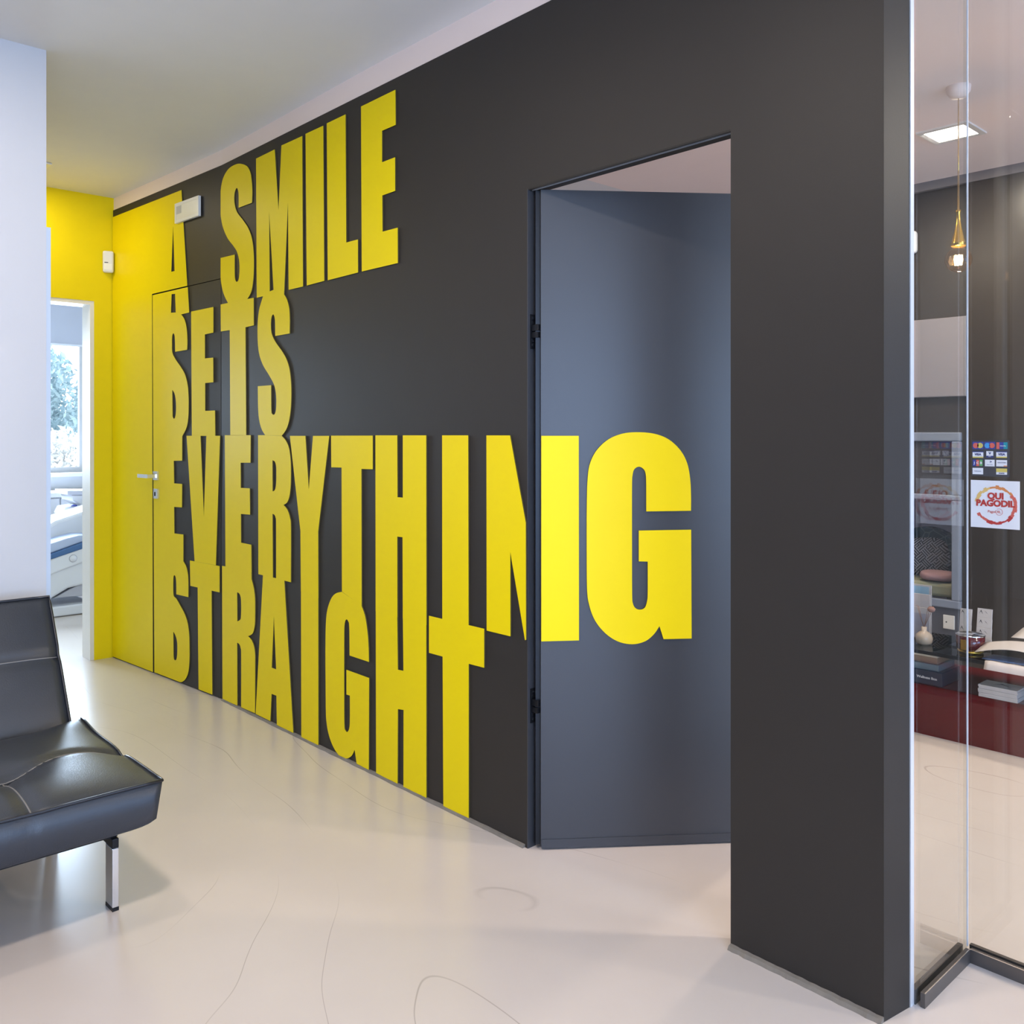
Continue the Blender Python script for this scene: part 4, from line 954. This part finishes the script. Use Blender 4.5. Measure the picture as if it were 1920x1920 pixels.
# two holders with cards
def card_holder(px0, px1, y, ztop, zbot, label, tiers, ink=True):
    x0, x1 = GP(px0, y), GP(px1, y)
    t = thing('card_holder', ((x0 + x1) / 2, y, GZ), label, 'card holder')
    h = ztop - GZ
    box('stand', x0 - 0.006, x1 + 0.012, y - 0.10, y + 0.02, GZ, GZ + 0.006, 'acrylic', t)
    for k in range(tiers):
        yy = y - 0.026 * k; z1 = ztop - h * k / (tiers + 0.4); sh = 0.010 * k
        M_ = Matrix.Translation((0, yy, GZ + 0.006)) @ Matrix.Rotation(-0.16, 4, 'X')
        crd = box('card_stack', x0 + sh, x1 + sh, 0, 0.010, 0.0, z1 - GZ - 0.008, 'paper', t, M=M_)
        if ink:
            cx_ = x0 + sh + (x1 - x0) * 0.42; zz = z1 - GZ - 0.024
            for s_, w2, m_ in ((-0.010, 0.0022, 'ink'), (0.012, 0.007, 'ink')):
                P0 = M_ @ Vector((cx_ + s_ - 0.006, -0.0004, zz - 0.009)); 
                vs_ = [M_ @ Vector(v) for v in ((cx_ + s_ - 0.008, -0.0005, zz + (-0.009 if s_ < 0 else 0.007)), (cx_ + s_, -0.0005, zz + (0.010 if s_ < 0 else 0.002)), (cx_ + s_ + 0.009, -0.0005, zz - 0.009), (cx_ + s_ + w2 - 0.003, -0.0005, zz + (0.003 if s_ < 0 else -0.004)))]
                mesh('logo', vs_, [(0, 1, 2, 3)], m_, crd, fix=False)
    return t
card_holder(1797, 1818, 4.27, on_y(1808, 1141, 4.27).z, 0, 'card holder with two tiers of white cards, behind the candle', 2)
card_holder(1829, 1856, 4.28, on_y(1842, 1141, 4.28).z, 0, 'card holder with four stepped tiers of white cards', 4)
# brochure rack at the left
x0, x1 = GP(1700, 4.30), GP(1741, 4.30)
br_ = thing('brochure_rack', ((x0 + x1) / 2, 4.25, GZ), 'clear brochure rack with white and blue leaflets on the glass shelf', 'brochure rack')
zt = lambda py, yy: on_y(1725, py, yy).z
box('leaflet', x0, x1, 4.330, 4.336, GZ + 0.004, zt(1096, 4.33), 'paper', br_)
box('leaflet_print', x0 + 0.002, x1 - 0.010, 4.3292, 4.3299, GZ + 0.09, zt(1099, 4.33), 'paper_blue', br_)
box('leaflet', x0, x1 + 0.010, 4.290, 4.297, GZ + 0.004, zt(1113.5, 4.29), 'paper_grey', br_)
box('leaflet', x0, x1 + 0.030, 4.240, 4.246, GZ + 0.004, zt(1139, 4.24), 'paper', br_)
box('front_plate', x0, x1 + 0.034, 4.215, 4.218, GZ + 0.0, zt(1150, 4.215), 'acrylic', br_)
box('base', x0, x1 + 0.034, 4.218, 4.34, GZ + 0.0, GZ + 0.004, 'acrylic', br_)
# open magazine with curled page, loose sheets at the right
def sheet(name, fn, nu, nv, m, label, cat, th=0.001):
    top, bot = [], []
    for i in range(nu + 1):
        for j in range(nv + 1):
            p = Vector(fn(i / nu, j / nv)); top.append(p); bot.append(p - Vector((0, 0, th)))
    R = nv + 1; n_ = len(top); fs_ = []
    for i in range(nu):
        for j in range(nv):
            a_ = i * R + j; fs_ += [(a_, a_ + 1, a_ + R + 1, a_ + R), (a_ + n_, a_ + n_ + R, a_ + n_ + R + 1, a_ + n_ + 1)]
    ring = [i * R for i in range(nu + 1)] + [nu * R + j for j in range(1, R)] + [i * R + nv for i in range(nu - 1, -1, -1)] + [j for j in range(nv - 1, 0, -1)]
    for k in range(len(ring)): a_, b_ = ring[k], ring[(k + 1) % len(ring)]; fs_.append((a_, b_, b_ + n_, a_ + n_))
    o_ = mesh(name, top + bot, fs_, m, None, smooth=True)
    return tag(o_, label, cat)
xm = GP(1848, 4.12)
sheet('brochure', lambda u, v: (xm + 0.02 + 0.36 * u, 4.02 + 0.13 * v, GZ + 0.002 + 0.012 * math.exp(-((v - 0.25) / 0.55) ** 2) * (0.5 + 0.5 * u)), 14, 10, 'photo_blue', 'open brochure with a blue photograph, under the white sheet', 'brochure')
sheet('paper_sheet', lambda u, v: (xm - 0.01 + 0.40 * u, 4.02 + 0.135 * v, GZ + 0.022 + 0.040 * math.sin(math.pi * min(1, u * 1.1 + 0.05)) * (1 - 0.2 * v) + 0.022 * v), 16, 10, 'paper', 'large white sheet bulging over the edge of the glass shelf', 'paper')
sheet('folded_leaflet', lambda u, v: (GP(1846, 4.0) + 0.22 * u, 3.990 + 0.07 * v, GZ + 0.003 - 0.032 * max(0, 1 - v / 0.2) + 0.004 * abs(math.sin(3 * math.pi * u)) * v), 12, 10, 'paper_grey', 'folded grey leaflet hanging over the front edge of the glass shelf', 'leaflet')
sheet('paper_sheet', lambda u, v: (GP(1902, 4.2) + 0.25 * u, 4.16 + 0.15 * v, GZ + 0.085 + 0.015 * u + 0.02 * v), 8, 6, 'paper', 'white sheet lying on top of the bulging one', 'paper')
# under the shelf
xa, xb = -2.2, GP(1766, 4.08)
bx = thing('gift_box', ((xa + xb) / 2, 4.16, BZ), 'navy box with white lettering on the red bench', 'box')
box('body', xa, xb, 4.085, 4.28, BZ, BZ + 0.062, 'navy_box', bx, 0.003)
text('lettering', 'Wellness Box', 0.0150, (GP(1737, 4.08), 4.0842, BZ + 0.030), XD, ZD, 'print_white', bx, off=0.0004, sx=1.05)
b2 = thing('teal_box', ((xa + xb) / 2 - 0.02, 4.17, BZ + 0.062), 'grey teal box lying on the navy box', 'box')
box('body', xa, xb - 0.020, 4.095, 4.27, BZ + 0.062, BZ + 0.090, 'teal_box', b2, 0.002)
b3 = thing('cream_box', ((xa + xb) / 2 - 0.04, 4.18, BZ + 0.090), 'cream box on top of the stack under the glass shelf', 'box')
box('body', xa, xb - 0.032, 4.11, 4.26, BZ + 0.090, BZ + 0.118, 'tan_box', b3, 0.002)
box('lid', xa, xb - 0.030, 4.108, 4.262, BZ + 0.118, BZ + 0.146, 'cream_box', b3, 0.002)
pa, pb = GP(1835, 4.07), GP(1908, 4.07)
cs2 = thing('flyer_stack', ((pa + pb) / 2, 4.12, BZ), 'thick stack of white flyers on the red bench', 'flyers')
for k in range(6):
    dx, dy = random.uniform(-0.002, 0.002), random.uniform(-0.002, 0.002)
    box('flyer', pa + dx, pb + dx, 4.066 + dy, 4.165 + dy, BZ + 0.0085 * k, BZ + 0.0085 * k + 0.0080, 'paper', cs2)
zt_ = BZ + 0.0085 * 6 + 0.0003; xc_ = (pa + pb) / 2
mesh('logo', [(xc_ - 0.03, 4.09, zt_), (xc_ - 0.005, 4.135, zt_), (xc_ + 0.035, 4.105, zt_), (xc_ - 0.006, 4.122, zt_)], [(0, 1, 2, 3)], 'ink', cs2, fix=False)

# pendant reflected in the side glass, built as a solid lamp behind it
P = at_depth(1797, 487, 3.74)
pd = thing('reflected_pendant', (P.x, P.y, P.z - 0.06), 'reflected bare bulb pendant, built solid, with a gold holder and cord, glowing warm', 'pendant lamp')
zr = CE(0)
lathe('canopy', [(0.0, -0.055), (0.030, -0.050), (0.045, -0.03), (0.048, 0.0), (0.0, 0.0)], (P.x, P.y, zr), 'cove_pink_lit', pd, 20)
tube('cord', [(P.x, P.y, zr - 0.05), (P.x, P.y, P.z + 0.20)], 0.0026, 'gold', pd, 8)
zs = lambda py: H + (817 - py) * 3.74 / F
lathe('holder', [(0.003, zs(320)), (0.0045, zs(393)), (0.0095, zs(394)), (0.0095, zs(398)), (0.008, zs(400)), (0.009, zs(415)), (0.014, zs(430)), (0.022, zs(445)), (0.027, zs(455)), (0.0295, zs(461)), (0.027, zs(462)), (0.0, zs(461))], (P.x, P.y, 0), 'gold', pd, 24)
br2 = 0.0525
lathe('bulb', [(br2 * math.sin(math.pi * k / 16), -br2 * math.cos(math.pi * k / 16)) for k in range(17)], (P.x, P.y, P.z), 'bulb_glass', pd, 24)
for k in range(6):
    q = 2 * math.pi * k / 6
    tube('filament', [(P.x + 0.012 * math.cos(q), P.y + 0.012 * math.sin(q), P.z - 0.022), (P.x + 0.013 * math.cos(q), P.y + 0.013 * math.sin(q), P.z + 0.018)], 0.0032, 'filament', pd, 6)
pl_ = bpy.data.lights.new('bulb_light', 'POINT'); pl_.energy = 6; pl_.color = (1.0, 0.66, 0.36); pl_.shadow_soft_size = 0.02
po = bpy.data.objects.new('bulb_light', pl_); col.objects.link(po); po.parent = pd; po.location = Vector((P.x, P.y, P.z)) - pd.location
